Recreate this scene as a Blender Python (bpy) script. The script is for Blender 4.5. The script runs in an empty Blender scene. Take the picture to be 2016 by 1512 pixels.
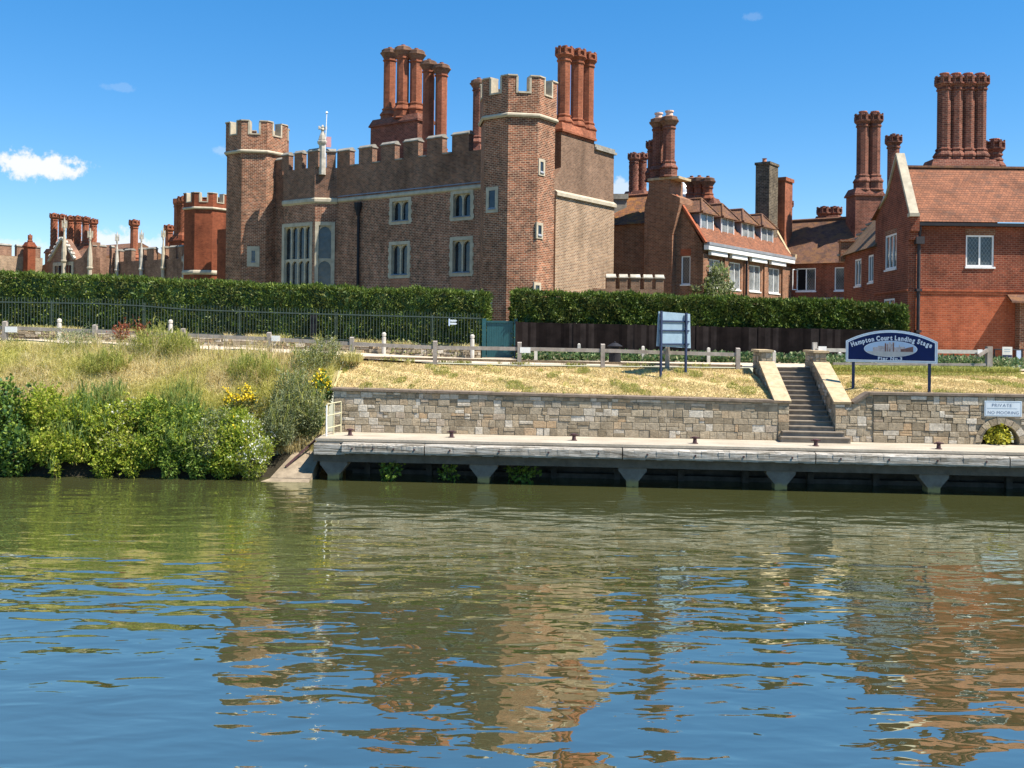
import bpy, bmesh, math, random
import numpy as np
from mathutils import Vector, Matrix

# ------------------------------------------------------------------ camera, light, exposure
SC = bpy.context.scene
COL = SC.collection
FPX, ROLL, HOR, CAMH = 1900.0, 0.012, -111.0, 5.6      # focal length in photo pixels, roll, horizon offset, eye height over the river
CR, SR = math.cos(ROLL), math.sin(ROLL)
cd = bpy.data.cameras.new("camera")
cam = bpy.data.objects.new("camera", cd); COL.objects.link(cam); SC.camera = cam
cd.sensor_width = 36.0; cd.lens = 36.0 * FPX / 2016.0
cd.shift_x = HOR * SR / 2016.0; cd.shift_y = HOR * CR / 2016.0
cd.clip_start = 0.1; cd.clip_end = 5000
cam.matrix_world = Matrix(((CR, -SR, 0, 0), (0, 0, -1, 0), (SR, CR, 0, CAMH), (0, 0, 0, 1)))

SUN_AZ, SUN_EL = math.radians(114.0), math.radians(57.0)   # azimuth clockwise from +Y
sd = bpy.data.lights.new("sun", "SUN"); sd.energy = 5.0; sd.angle = math.radians(0.5); sd.color = (1.0, 0.93, 0.82)
sun = bpy.data.objects.new("sun", sd); COL.objects.link(sun)
SDIR = Vector((math.sin(SUN_AZ) * math.cos(SUN_EL), math.cos(SUN_AZ) * math.cos(SUN_EL), math.sin(SUN_EL)))
sun.rotation_euler = SDIR.to_track_quat('Z', 'Y').to_euler(); sun.location = SDIR * 200

SC.view_settings.view_transform = 'Standard'; SC.view_settings.look = 'None'
SC.view_settings.exposure = 0.92; SC.view_settings.gamma = 1.0
SC.cycles.max_bounces = 6; SC.cycles.diffuse_bounces = 3; SC.cycles.glossy_bounces = 3
SC.cycles.transparent_max_bounces = 6; SC.cycles.caustics_reflective = False


def ray(px, py):
    dx, dy = px - 1008.0, py - 756.0
    x, y = dx * CR + dy * SR, -dx * SR + dy * CR
    return Vector((x / FPX, 1.0, (HOR - y) / FPX))


EYE = Vector((0, 0, CAMH))


def at_y(px, py, Y):
    return EYE + ray(px, py) * Y


def at_z(px, py, z):
    r = ray(px, py)
    return EYE + r * ((z - CAMH) / r.z)


W = bpy.data.worlds.new("World"); SC.world = W; W.use_nodes = True
wn = W.node_tree.nodes; wl = W.node_tree.links
for n in list(wn): wn.remove(n)
wo = wn.new('ShaderNodeOutputWorld'); bg = wn.new('ShaderNodeBackground'); sky = wn.new('ShaderNodeTexSky')
sky.sky_type = 'NISHITA'; sky.sun_disc = False; sky.sun_elevation = SUN_EL; sky.sun_rotation = SUN_AZ
sky.altitude = 1500; sky.air_density = 1.0; sky.dust_density = 0.0; sky.ozone_density = 4.0
bg.inputs['Strength'].default_value = 0.148
tc = wn.new('ShaderNodeTexCoord')


def wmath(op, a, b=None, c=None):
    n = wn.new('ShaderNodeMath'); n.operation = op
    for i, v in enumerate((a, b, c)):
        if v is None: continue
        if isinstance(v, (int, float)): n.inputs[i].default_value = v
        else: wl.new(v, n.inputs[i])
    return n.outputs[0]


def wdot(v):
    n = wn.new('ShaderNodeVectorMath'); n.operation = 'DOT_PRODUCT'
    wl.new(tc.outputs['Generated'], n.inputs[0]); n.inputs[1].default_value = v
    return n.outputs['Value']


hs = wn.new('ShaderNodeHueSaturation'); hs.inputs['Saturation'].default_value = 1.62; hs.inputs['Hue'].default_value = .503; hs.inputs['Value'].default_value = 1.12
gm = wn.new('ShaderNodeGamma'); gm.inputs['Gamma'].default_value = .68; wl.new(sky.outputs[0], gm.inputs['Color'])   # milder fall-off from horizon to zenith
wl.new(gm.outputs[0], hs.inputs['Color'])
cloud = None
nz = wn.new('ShaderNodeTexNoise'); nz.inputs['Scale'].default_value = 70; nz.inputs['Detail'].default_value = 7; nz.inputs['Roughness'].default_value = .62
wl.new(tc.outputs['Generated'], nz.inputs['Vector'])
# small fair-weather clouds: (direction, half width, half height, density)
for px, py, hw, hh, den in ((72, 327, 76, 23, 1.0), (225, 488, 75, 34, .85), (318, 490, 45, 22, .6), (1215, 378, 60, 26, .6),
                            (20, 490, 60, 20, .4), (232, 172, 22, 8, .10), (1482, 33, 16, 8, .10), (440, 298, 24, 10, .2)):
    d = ray(px, py).normalized(); r = Vector((0, 0, 1)).cross(d); r.normalize(); r = -r; u = r.cross(d)
    a = wmath('MULTIPLY', wdot(r), FPX / hw * .97); b = wmath('MULTIPLY', wdot(u), FPX / hh * .97)
    rad = wmath('SQRT', wmath('ADD', wmath('MULTIPLY', a, a), wmath('MULTIPLY', b, b)))
    m = wmath('ADD', wmath('SUBTRACT', 1.12, rad), wmath('MULTIPLY', wmath('SUBTRACT', nz.outputs['Fac'], .5), 2.6))
    mm = wn.new('ShaderNodeMapRange'); mm.interpolation_type = 'SMOOTHSTEP'
    wl.new(m, mm.inputs['Value']); mm.inputs['From Min'].default_value = 0.0; mm.inputs['From Max'].default_value = .55
    mm.inputs['To Max'].default_value = den
    front = wmath('GREATER_THAN', wdot(d), 0.0)
    v = wmath('MULTIPLY', mm.outputs[0], front)
    cloud = v if cloud is None else wmath('MAXIMUM', cloud, v)
wm = wn.new('ShaderNodeMixRGB'); wl.new(cloud, wm.inputs['Fac']); wl.new(hs.outputs[0], wm.inputs['Color1'])
wm.inputs['Color2'].default_value = (3.5, 3.6, 3.8, 1)
wl.new(wm.outputs[0], bg.inputs['Color']); wl.new(bg.outputs[0], wo.inputs['Surface'])

# ------------------------------------------------------------------ materials
M = {}


class NT:
    def __init__(s, name, rough=.8, spec=.3):
        m = bpy.data.materials.new(name); m.use_nodes = True; s.m = m; s.n = m.node_tree.nodes; s.l = m.node_tree.links
        s.b = s.n['Principled BSDF']; s.b.inputs['Roughness'].default_value = rough
        s.b.inputs['Specular IOR Level'].default_value = spec
        s.tc = s.n.new('ShaderNodeTexCoord'); M[name] = m

    def set(s, i, v):
        if hasattr(v, 'links') or isinstance(v, bpy.types.NodeSocket): s.l.new(v, i)
        elif isinstance(v, tuple) and len(v) == 3 and i.type == 'RGBA': i.default_value = (*v, 1)
        else: i.default_value = v

    def math(s, op, a, b=0.0):
        n = s.n.new('ShaderNodeMath'); n.operation = op; s.set(n.inputs[0], a); s.set(n.inputs[1], b); return n.outputs[0]

    def noise(s, scale, detail=4, rough=.6, vec=None, stretch=None, dist=0.0):
        n = s.n.new('ShaderNodeTexNoise'); n.inputs['Scale'].default_value = scale; n.inputs['Detail'].default_value = detail
        n.inputs['Roughness'].default_value = rough; n.inputs['Distortion'].default_value = dist
        vec = vec or s.pos()
        if stretch:
            mp = s.n.new('ShaderNodeMapping'); mp.inputs['Scale'].default_value = stretch; s.l.new(vec, mp.inputs['Vector']); vec = mp.outputs[0]
        s.l.new(vec, n.inputs['Vector']); return n.outputs['Fac']

    def pos(s):
        if not hasattr(s, '_g'): s._g = s.n.new('ShaderNodeNewGeometry')
        return s._g.outputs['Position']

    def rnd(s):
        s.pos(); return s._g.outputs['Random Per Island']

    def ramp(s, fac, *stops):
        n = s.n.new('ShaderNodeValToRGB'); e = n.color_ramp.elements
        while len(e) > 1: e.remove(e[0])
        e[0].position = stops[0][0]; e[0].color = (*stops[0][1], 1)
        for p, c in stops[1:]:
            x = e.new(p); x.color = (*c, 1)
        s.set(n.inputs[0], fac); return n.outputs[0]

    def mix(s, fac, a, b, mode='MIX'):
        n = s.n.new('ShaderNodeMixRGB'); n.blend_type = mode; s.set(n.inputs[0], fac); s.set(n.inputs[1], a); s.set(n.inputs[2], b); return n.outputs[0]

    def color(s, c): s.set(s.b.inputs['Base Color'], c)

    def bump(s, h, dist=.01, strength=1.0):
        n = s.n.new('ShaderNodeBump'); n.inputs['Distance'].default_value = dist; n.inputs['Strength'].default_value = strength
        s.l.new(h, n.inputs['Height']); s.l.new(n.outputs[0], s.b.inputs['Normal'])


def g(v): return (v, v, v)


def brick(name, c1, c2, mortar, w=.235, h=.08, ms=.013, diaper=0.0, stain=.35, blotch=None, dscale=1.1, grit=1.0):
    t = NT(name, .9, .15)
    uv = t.tc.outputs['UV']
    b = t.n.new('ShaderNodeTexBrick'); t.l.new(uv, b.inputs['Vector'])
    b.inputs['Scale'].default_value = 1; b.inputs['Brick Width'].default_value = w; b.inputs['Row Height'].default_value = h
    b.inputs['Mortar Size'].default_value = ms; b.inputs['Mortar Smooth'].default_value = .3; b.inputs['Bias'].default_value = -.1
    b.inputs['Color1'].default_value = (*c1, 1); b.inputs['Color2'].default_value = (*c2, 1); b.inputs['Mortar'].default_value = (*mortar, 1)
    c = b.outputs['Color']
    if diaper:
        sp = t.n.new('ShaderNodeSeparateXYZ'); t.l.new(uv, sp.inputs[0])
        x = t.math('MULTIPLY', sp.outputs[0], 1.0 / dscale); y = t.math('MULTIPLY', sp.outputs[1], .62 / dscale)
        def line(v): return t.math('LESS_THAN', t.math('ABSOLUTE', t.math('SUBTRACT', t.math('FRACT', v), .5)), .11)
        ln = t.math('MAXIMUM', line(t.math('ADD', x, y)), line(t.math('SUBTRACT', x, y)))
        patch = t.ramp(t.noise(.35, 2), (.42, g(0)), (.55, g(1)))
        f = t.math('MULTIPLY', t.math('MULTIPLY', ln, patch), diaper)
        c = t.mix(t.math('MULTIPLY', f, t.math('SUBTRACT', 1.0, b.outputs['Fac'])), c, (.035, .022, .02))
    n1 = t.noise(.55, 6, .65); n2 = t.noise(3.0, 4, .6)
    v = t.ramp(n1, (.3, g(1 - stain)), (.5, g(1.0)), (.72, g(1 + stain * .55)))
    c = t.mix(1.0, c, v, 'MULTIPLY')
    v2 = t.ramp(n2, (.3, g(1 - .18 * grit)), (.7, g(1 + .16 * grit))); c = t.mix(1.0, c, v2, 'MULTIPLY')
    v3 = t.ramp(t.noise(1.3, 4, .6, stretch=(1, 1, .1)), (.32, g(.72)), (.5, g(1)), (.7, g(1.1))); c = t.mix(.8, c, v3, 'MULTIPLY')
    if blotch: c = t.mix(t.ramp(t.noise(1.1, 5, .7), (.55, g(0)), (.72, g(.6))), c, blotch)
    t.color(c); t.bump(t.math('SUBTRACT', t.math('MULTIPLY', n2, .3), b.outputs['Fac']), .012)
    return t


def plain(name, c, rough=.7, spec=.3, var=.25, scale=2.0, bump=0.0, metal=0.0, c2=None):
    t = NT(name, rough, spec); n1 = t.noise(scale, 6, .65)
    if c2: col = t.ramp(n1, (.35, c), (.65, c2))
    else: col = t.mix(1.0, c, t.ramp(n1, (.3, g(1 - var)), (.7, g(1 + var))), 'MULTIPLY')
    t.color(col); t.b.inputs['Metallic'].default_value = metal
    if bump: t.bump(t.noise(scale * 6, 4), bump)
    return t


brick('palace_brick', (0.324, 0.118, 0.065), (0.094, 0.037, 0.026), (0.480, 0.330, 0.228), w=.27, h=.10, ms=.018, diaper=.6, stain=.32, dscale=.62, grit=2.0)
brick('turret_brick', (0.341, 0.116, 0.057), (0.094, 0.036, 0.025), (0.484, 0.330, 0.220), w=.27, h=.10, ms=.018, diaper=.45, stain=.32, dscale=.6, grit=2.0)
brick('buff_brick', (0.361, 0.198, 0.108), (0.163, 0.077, 0.045), (0.506, 0.424, 0.307), w=.25, h=.09, ms=.018, stain=.2)
brick('upper_brick', (0.240, 0.132, 0.084), (0.136, 0.072, 0.048), (0.288, 0.224, 0.160), stain=.28, diaper=.0)
brick('parapet_brick', (0.287, 0.122, 0.069), (0.116, 0.053, 0.038), (0.320, 0.245, 0.182), stain=.4, diaper=.3, blotch=(0.351, 0.169, 0.097))
brick('red_brick', (.43, .108, .046), (.30, .068, .031), (.40, .155, .085), w=.25, h=.10, ms=.016, stain=.3)
brick('cap_brick', (.24, .125, .078), (.15, .08, .055), (.28, .19, .13), w=.25, h=.10, ms=.012, stain=.4)
brick('dark_and_shaded_red_brick', (.27, .068, .034), (.15, .042, .026), (.33, .15, .095), w=.25, h=.10, ms=.017, stain=.4)  # darker bricks of the upper front; elsewhere red brick with shade painted in
brick('repair_brick', (.38, .15, .085), (.26, .095, .055), (.42, .28, .19), w=.25, h=.09, ms=.014, stain=.25)
brick('wing_brick', (0.320, 0.120, 0.060), (0.152, 0.052, 0.030), (0.368, 0.272, 0.184), w=.24, h=.088, ms=.015, stain=.25)
brick('far_brick', (0.306, 0.157, 0.098), (0.187, 0.085, 0.055), (0.340, 0.255, 0.187), w=.3, h=.1, stain=.35)
brick('far_red_brick', (0.260, 0.068, 0.031), (0.180, 0.046, 0.023), (0.223, 0.093, 0.050), w=.3, h=.1, stain=.35)
brick('chimney_brick', (.36, .115, .058), (.24, .075, .04), (.31, .15, .09), w=.25, h=.10, ms=.013, stain=.45, blotch=(.12, .05, .034))
brick('dark_chimney_brick', (.225, .075, .047), (.105, .04, .03), (.30, .17, .12), w=.25, h=.10, ms=.015, stain=.5, blotch=(.06, .03, .025))
brick('black_chimney_brick', (.13, .10, .065), (.045, .036, .028), (.22, .18, .13), w=.3, h=.12, ms=.02, stain=.45, grit=2.2)


def tiles(name, cs, lichen=None):
    t = NT(name, .85, .2)
    b = t.n.new('ShaderNodeTexBrick'); t.l.new(t.tc.outputs['UV'], b.inputs['Vector'])
    b.inputs['Scale'].default_value = 1; b.inputs['Brick Width'].default_value = .17; b.inputs['Row Height'].default_value = .15
    b.inputs['Mortar Size'].default_value = .007; b.inputs['Bias'].default_value = 0
    b.inputs['Color1'].default_value = (*cs[0], 1); b.inputs['Color2'].default_value = (*cs[1], 1); b.inputs['Mortar'].default_value = (.09, .045, .032, 1)
    n = t.noise(.9, 6, .7, stretch=(.6, 1, 1)); n2 = t.noise(3.2, 5, .7, stretch=(.5, 1, 1.6))
    c = t.mix(1.0, b.outputs['Color'], t.ramp(n, (.3, g(.55)), (.5, g(1)), (.75, g(1.25))), 'MULTIPLY')
    c = t.mix(t.ramp(n2, (.48, g(0)), (.68, g(.75))), c, cs[2])
    if lichen: c = t.mix(t.ramp(t.noise(1.6, 5, .7, stretch=(1, 1, 2)), (.45, g(0)), (.6, g(.85))), c, lichen)
    sp = t.n.new('ShaderNodeSeparateXYZ'); t.l.new(t.tc.outputs['UV'], sp.inputs[0])
    row = t.math('FRACT', t.math('MULTIPLY', sp.outputs[1], 1 / .15))
    t.color(c); t.bump(t.math('SUBTRACT', t.math('MULTIPLY', row, -.6), b.outputs['Fac']), .02)


tiles('roof_tile', ((.31, .125, .065), (.21, .088, .05), (.12, .07, .05)))
tiles('lichen_roof_tile', ((.26, .11, .055), (.15, .08, .05), (.09, .06, .045)), (.34, .15, .04))
tiles('moss_roof_tile', ((.24, .14, .08), (.2, .13, .075), (.17, .14, .07)))
tiles('brown_roof_tile', ((.20, .10, .062), (.12, .068, .05), (.08, .055, .045)), (.22, .11, .05))

plain('stone', (.45, .39, .29), .85, .2, .22, 2.5, .006)
plain('weathered_stone', (.47, .43, .36), .9, .2, .4, 1.8, .008)
plain('grey_coping', (.27, .25, .21), .9, .2, .4, 2.2, .008)
plain('lead', (.24, .25, .27), .55, .4, .25, 1.5)
plain('pipe_iron', (.045, .04, .043), .7, .2, .2, 3)
plain('dome_lead', (.55, .57, .6), .4, .5, .12, 1.5)
plain('black_iron', (.018, .018, .022), .7, .25, .3, 4)
plain('green_iron', (.045, .068, .058), .55, .4, .3, 4)
plain('gate_green', (.012, .075, .085), .5, .45, .15, 3)
plain('white_paint', (.82, .81, .78), .5, .4, .06, 3)
plain('cream_paint', (.70, .68, .60), .55, .4, .1, 3)
plain('pot_clay', (.72, .52, .42), .8, .2, .15, 4)
plain('red_pot_clay', (.5, .2, .12), .8, .2, .2, 4)
plain('rust_iron', (.075, .038, .04), .8, .3, .4, 9, .003)
plain('yellow_paint', (.52, .48, .31), .5, .4, .2, 6)
plain('navy_paint', (.003, .014, .085), .5, .2, .15, 3)
plain('navy_post', (.018, .03, .075), .5, .4, .25, 5)
plain('sign_rim', (.93, .93, .95), .4, .5, .08, 3)
plain('letter_white', (.80, .82, .86), .5, .4, .05, 3)
plain('letter_blue', (.05, .10, .2), .5, .4, .05, 3)
plain('sign_pale', (.62, .69, .74), .5, .4, .1, 2)
plain('sheet_metal', (.26, .36, .44), .5, .5, .14, 2.5)
plain('picture_sky', (.50, .62, .78), .5, .3, .08, 3)
plain('picture_wall', (.55, .47, .45), .5, .3, .3, 9)
plain('picture_ground', (.62, .57, .52), .5, .3, .1, 5)
plain('picture_dark', (.22, .11, .09), .5, .3, .3, 9)
plain('gold', (.75, .55, .2), .35, .5, .1, 3, 0, .8)
plain('flag_pink', (.55, .3, .32), .7, .2, .1, 3)
plain('dark_room', (.012, .011, .012), .9, .1, .2, 3)
t = NT('plank_dark', .9, .08); t.color(t.mix(1.0, t.ramp(t.rnd(), (0, (.010, .007, .0065)), (.5, (.020, .0145, .013)), (1, (.038, .029, .026))), t.ramp(t.noise(2.2, 5), (.3, g(.6)), (.7, g(1.4))), 'MULTIPLY'))
plain('earth', (.23, .165, .105), .95, .1, .35, 3, .03)
plain('slip_concrete', (.27, .215, .15), .9, .2, .35, 2.5, .012)
plain('concrete', (.44, .40, .33), .9, .2, .3, 1.6, .01, 0, None)
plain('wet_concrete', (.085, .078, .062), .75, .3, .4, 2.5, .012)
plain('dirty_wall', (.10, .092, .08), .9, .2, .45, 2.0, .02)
plain('stem', (.14, .12, .05), .9, .1, .3, 5)

t = NT('stone_blocks', .9, .2)           # one tone per laid stone
c = t.ramp(t.rnd(), (0, (.24, .19, .125)), (.18, (.31, .25, .17)), (.36, (.40, .325, .225)), (.52, (.34, .285, .205)), (.64, (.45, .37, .255)),
           (.74, (.45, .31, .18)), (.79, (.47, .41, .32)), (.9, (.60, .54, .44)), (1, (.38, .29, .20)))
c = t.mix(1.0, c, t.ramp(t.noise(7, 6, .7), (.25, g(.6)), (.7, g(1.3))), 'MULTIPLY')
c = t.mix(t.ramp(t.noise(1.1, 4), (.55, g(0)), (.75, g(.4))), c, (.14, .12, .08))
t.color(c); t.bump(t.noise(16, 5, .7), .03)
plain('mortar', (.30, .26, .19), .95, .1, .35, 5, .01)
plain('sand_coping', (.47, .36, .22), .9, .2, .28, 3.5, .008)
plain('dark_coping', (.20, .155, .115), .9, .2, .35, 3, .008)
t = NT('step_stone', .9, .2); t.color(t.ramp(t.noise(3, 5), (.3, (.16, .135, .11)), (.7, (.30, .25, .19))))

t = NT('weathered_timber', .9, .2)
n1 = t.noise(2.2, 7, .75, stretch=(.3, 4, 6), dist=.6); n2 = t.noise(1.4, 4)
c = t.ramp(n1, (.32, (.05, .04, .03)), (.45, (.26, .23, .185)), (.56, (.50, .46, .40)), (.75, (.68, .65, .59)))
t.color(t.mix(t.ramp(n2, (.5, g(0)), (.7, g(.5))), c, (.13, .105, .075))); t.bump(n1, .03)
t = NT('grey_timber', .9, .2)
n1 = t.noise(3, 6, .7, stretch=(1, 1, .6)); t.color(t.ramp(n1, (.3, (.24, .20, .17)), (.7, (.43, .38, .33)))); t.bump(n1, .008)
t = NT('pale_timber', .9, .2)
n1 = t.noise(3, 6, .7); t.color(t.ramp(n1, (.3, (.40, .37, .32)), (.7, (.60, .57, .51)))); t.bump(n1, .008)

t = NT('deck_concrete', .9, .2)
n1 = t.noise(1.3, 6, .7, stretch=(.5, 1, 1)); n2 = t.noise(14, 4)
c = t.ramp(n1, (.3, (.33, .28, .21)), (.7, (.50, .44, .35))); c = t.mix(1.0, c, t.ramp(n2, (.3, g(.85)), (.7, g(1.1))), 'MULTIPLY')
t.color(c); t.bump(n2, .006)
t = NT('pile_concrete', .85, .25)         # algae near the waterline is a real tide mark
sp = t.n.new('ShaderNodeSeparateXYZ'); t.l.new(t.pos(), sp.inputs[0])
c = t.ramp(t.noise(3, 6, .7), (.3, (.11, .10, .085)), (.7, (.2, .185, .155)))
zz = t.math('ADD', sp.outputs[2], t.math('MULTIPLY', t.noise(4), .25))
c = t.mix(t.ramp(zz, (.26, g(1)), (.42, g(0))), c, (.30, .25, .10))
c = t.mix(t.ramp(zz, (.12, g(1)), (.20, g(0))), c, (.05, .05, .025)); t.color(c)

# glass
def glass(name, base=(.02, .024, .03), lattice=0.0, lc=(.35, .36, .37), rough=.06, cell=.16):
    t = NT(name, rough, .55); t.b.inputs['IOR'].default_value = 1.5
    c = t.mix(1.0, base, t.ramp(t.noise(1.4, 3), (.35, g(.5)), (.65, g(1.6))), 'MULTIPLY')
    if lattice:
        sp = t.n.new('ShaderNodeSeparateXYZ'); t.l.new(t.tc.outputs['UV'], sp.inputs[0])
        x = t.math('MULTIPLY', sp.outputs[0], 1 / cell); y = t.math('MULTIPLY', sp.outputs[1], .68 / cell)
        def line(v): return t.math('LESS_THAN', t.math('ABSOLUTE', t.math('SUBTRACT', t.math('FRACT', v), .5)), .09)
        ln = t.math('MAXIMUM', line(t.math('ADD', x, y)), line(t.math('SUBTRACT', x, y)))
        c = t.mix(t.math('MULTIPLY', ln, lattice), c, lc)
    t.color(c); t.bump(t.noise(3.0, 2), .006)
glass('palace_glass')
glass('pale_glass', (.035, .045, .055), rough=.12)
glass('leaded_glass', (.17, .18, .18), .8, (.36, .37, .36), .2)
glass('dark_leaded_glass', (.035, .045, .05), .85, (.14, .15, .15), .1, .17)

# planting
def leafmat(name, stops, patch=None, pscale=.8, trans=.25, rough=.55):
    t = NT(name, rough, .3); c = t.ramp(t.rnd(), *stops)
    if patch: c = t.mix(t.ramp(t.noise(pscale, 4, .6), (.42, g(0)), (.6, g(.85))), c, t.ramp(t.rnd(), *patch))
    t.color(c)
    tr = t.n.new('ShaderNodeBsdfTranslucent'); t.l.new(c, tr.inputs['Color']); mx = t.n.new('ShaderNodeMixShader'); mx.inputs[0].default_value = trans
    t.l.new(t.b.outputs[0], mx.inputs[1]); t.l.new(tr.outputs[0], mx.inputs[2])
    t.l.new(mx.outputs[0], t.n['Material Output'].inputs['Surface'])


leafmat('hedge_leaf_shaded', ((0, (.03, .06, .008)), (.5, (.062, .112, .014)), (.85, (.125, .18, .026)), (1, (.2, .25, .04))), ((0, (.03, .05, .01)), (.6, (.075, .10, .02)), (1, (.16, .15, .04))), 1.3, trans=.12)  # front leaves, self-shadow of the fronds painted in as darker green
leafmat('hedge_leaf_sunlit', ((0, (.05, .095, .012)), (.5, (.105, .165, .02)), (1, (.2, .25, .04))), ((0, (.04, .075, .01)), (.6, (.08, .13, .02)), (1, (.15, .18, .04))), 1.1, trans=.25)  # same foliage for top and ends, sunlight painted in as brighter green
leafmat('bramble_leaf', ((0, (.16, .23, .022)), (.45, (.34, .43, .04)), (.8, (.52, .56, .07)), (1, (.66, .62, .15))), trans=.48)
leafmat('nettle_leaf', ((0, (.075, .14, .022)), (.5, (.165, .27, .04)), (1, (.33, .41, .07))), trans=.42)
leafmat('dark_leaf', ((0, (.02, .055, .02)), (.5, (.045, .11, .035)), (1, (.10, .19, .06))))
leafmat('grey_leaf', ((0, (.13, .16, .07)), (.5, (.26, .30, .15)), (1, (.46, .48, .28))), trans=.4)
leafmat('olive_leaf', ((0, (.09, .11, .035)), (.5, (.19, .21, .065)), (1, (.32, .31, .12))))
leafmat('iris_leaf', ((0, (.10, .17, .04)), (.6, (.22, .32, .08)), (1, (.4, .48, .16))), trans=.4)
leafmat('ivy_leaf', ((0, (.05, .11, .04)), (.5, (.11, .19, .07)), (.8, (.22, .28, .12)), (1, (.45, .42, .25))))
leafmat('yellow_flower', ((0, (.70, .46, .01)), (1, (.85, .66, .03))), trans=.15)
leafmat('lime_leaf', ((0, (.30, .32, .03)), (1, (.62, .56, .06))))
leafmat('white_flower', ((0, (.6, .6, .5)), (1, (.8, .8, .74))), trans=.1)
leafmat('red_dock', ((0, (.20, .05, .025)), (.6, (.32, .08, .04)), (1, (.42, .16, .08))))
leafmat('dry_grass', ((0, (.52, .41, .17)), (.4, (.72, .60, .29)), (.8, (.84, .73, .41)), (1, (.92, .84, .56))),
        ((0, (.40, .42, .08)), (.5, (.60, .58, .14)), (1, (.76, .68, .26))), .45, .45)
leafmat('lawn_grass', ((0, (.40, .30, .13)), (.5, (.57, .435, .21)), (1, (.74, .60, .33))),
        ((0, (.30, .26, .09)), (.5, (.42, .35, .13)), (1, (.60, .48, .22))), .9)
leafmat('green_grass', ((0, (.20, .24, .04)), (.5, (.37, .39, .085)), (1, (.60, .56, .18))), trans=.42)

t = NT('lawn', .95, .1)
n1 = t.noise(1.1, 7, .7); n2 = t.noise(9, 5, .7)
c = t.ramp(n2, (.28, (.36, .26, .11)), (.5, (.56, .425, .205)), (.72, (.72, .58, .32)))
c = t.mix(t.ramp(n1, (.5, g(0)), (.66, g(.75))), c, t.ramp(n2, (.3, (.16, .16, .04)), (.7, (.36, .31, .10))))
t.color(c); t.bump(n2, .04)
t = NT('path_gravel', .95, .1)
n2 = t.noise(20, 4); c = t.ramp(t.noise(.7, 5), (.3, (.50, .41, .30)), (.7, (.62, .53, .41)))
t.color(t.mix(1.0, c, t.ramp(n2, (.3, g(.85)), (.7, g(1.12))), 'MULTIPLY')); t.bump(n2, .01)
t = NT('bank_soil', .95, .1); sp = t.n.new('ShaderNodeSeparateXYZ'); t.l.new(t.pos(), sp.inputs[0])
t.color(t.mix(t.ramp(t.math('MULTIPLY', t.math('ADD', sp.outputs[2], t.noise(2)), .4), (.48, g(1)), (.7, g(0))), t.ramp(t.noise(2, 6), (.3, (.20, .17, .075)), (.7, (.42, .35, .17))), (.035, .03, .02))); t.bump(t.noise(6), .05)  # wet soil near the waterline, darkened further to paint the shade there
t = NT('ground', .95, .1); t.color(t.ramp(t.noise(.4, 6), (.3, (.10, .12, .04)), (.7, (.26, .22, .12))))

t = NT('river_water', .012, .5); t.b.inputs['IOR'].default_value = 8.0; t.b.inputs['Specular Tint'].default_value = (.93, .98, .87, 1)
t.color(t.ramp(t.noise(.18, 3), (.3, (.056, .061, .021)), (.7, (.068, .071, .027))))
h1 = t.noise(.95, 1, .35, stretch=(.45, 1.0, 1), dist=.4)
h2 = t.noise(2.3, 1, .35, stretch=(.42, 1.0, 1), dist=.6)
h3 = t.noise(5.0, 1, .4, stretch=(.55, 1.1, 1), dist=.4)
amp = t.ramp(t.noise(.09, 2, stretch=(.5, 1, 1)), (.35, g(.65)), (.65, g(1.2)))
hh = t.math('ADD', t.math('MULTIPLY', h1, .056), t.math('ADD', t.math('MULTIPLY', h2, .024), t.math('MULTIPLY', h3, .0042)))
t.bump(t.math('MULTIPLY', hh, amp), 1.0)

# ------------------------------------------------------------------ builders
WORLD = {}          # world location of every thing and part, so that meshes can be written in world coordinates


def tag(o, label=None, cat=None, group=None, kind=None):
    for k, v in (('label', label), ('category', cat), ('group', group), ('kind', kind)):
        if v: o[k] = v
    return o


def thing(name, label, cat, loc=(0, 0, 0), group=None):
    o = bpy.data.objects.new(name, None); COL.objects.link(o); o.location = loc; o.empty_display_size = .3
    WORLD[o.name] = Vector(loc)
    return tag(o, label, cat, group)


def link(name, me, parent=None, loc=None):
    o = bpy.data.objects.new(name, me); COL.objects.link(o)
    if parent is not None:
        o.parent = parent; WORLD[o.name] = WORLD[parent.name].copy()
    else:
        o.location = loc or (0, 0, 0); WORLD[o.name] = Vector(o.location)
    return o


class Fr:
    """a vertical wall's own axes: o (x, y), u along it, n outward; p(u, n, z)"""
    def __init__(s, o, u, n):
        s.o, s.u, s.n = Vector(o[:2]), Vector(u).normalized(), Vector(n).normalized()

    def p(s, u, n, z):
        q = s.o + s.u * u + s.n * n
        return Vector((q.x, q.y, z))

    def at(s, px, py, n=0.0):
        """where the sight line through photo pixel (px, py) meets the plane at offset n: (u, z)"""
        r = ray(px, py); r2 = Vector((r.x, r.y)); q = s.o + s.n * n
        k = q.dot(s.n) / r2.dot(s.n)
        return (r2 * k - q).dot(s.u), CAMH + r.z * k

    def off(s, u, n):
        q = s.o + s.u * u + s.n * n
        return Fr(q, s.u, s.n)


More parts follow.
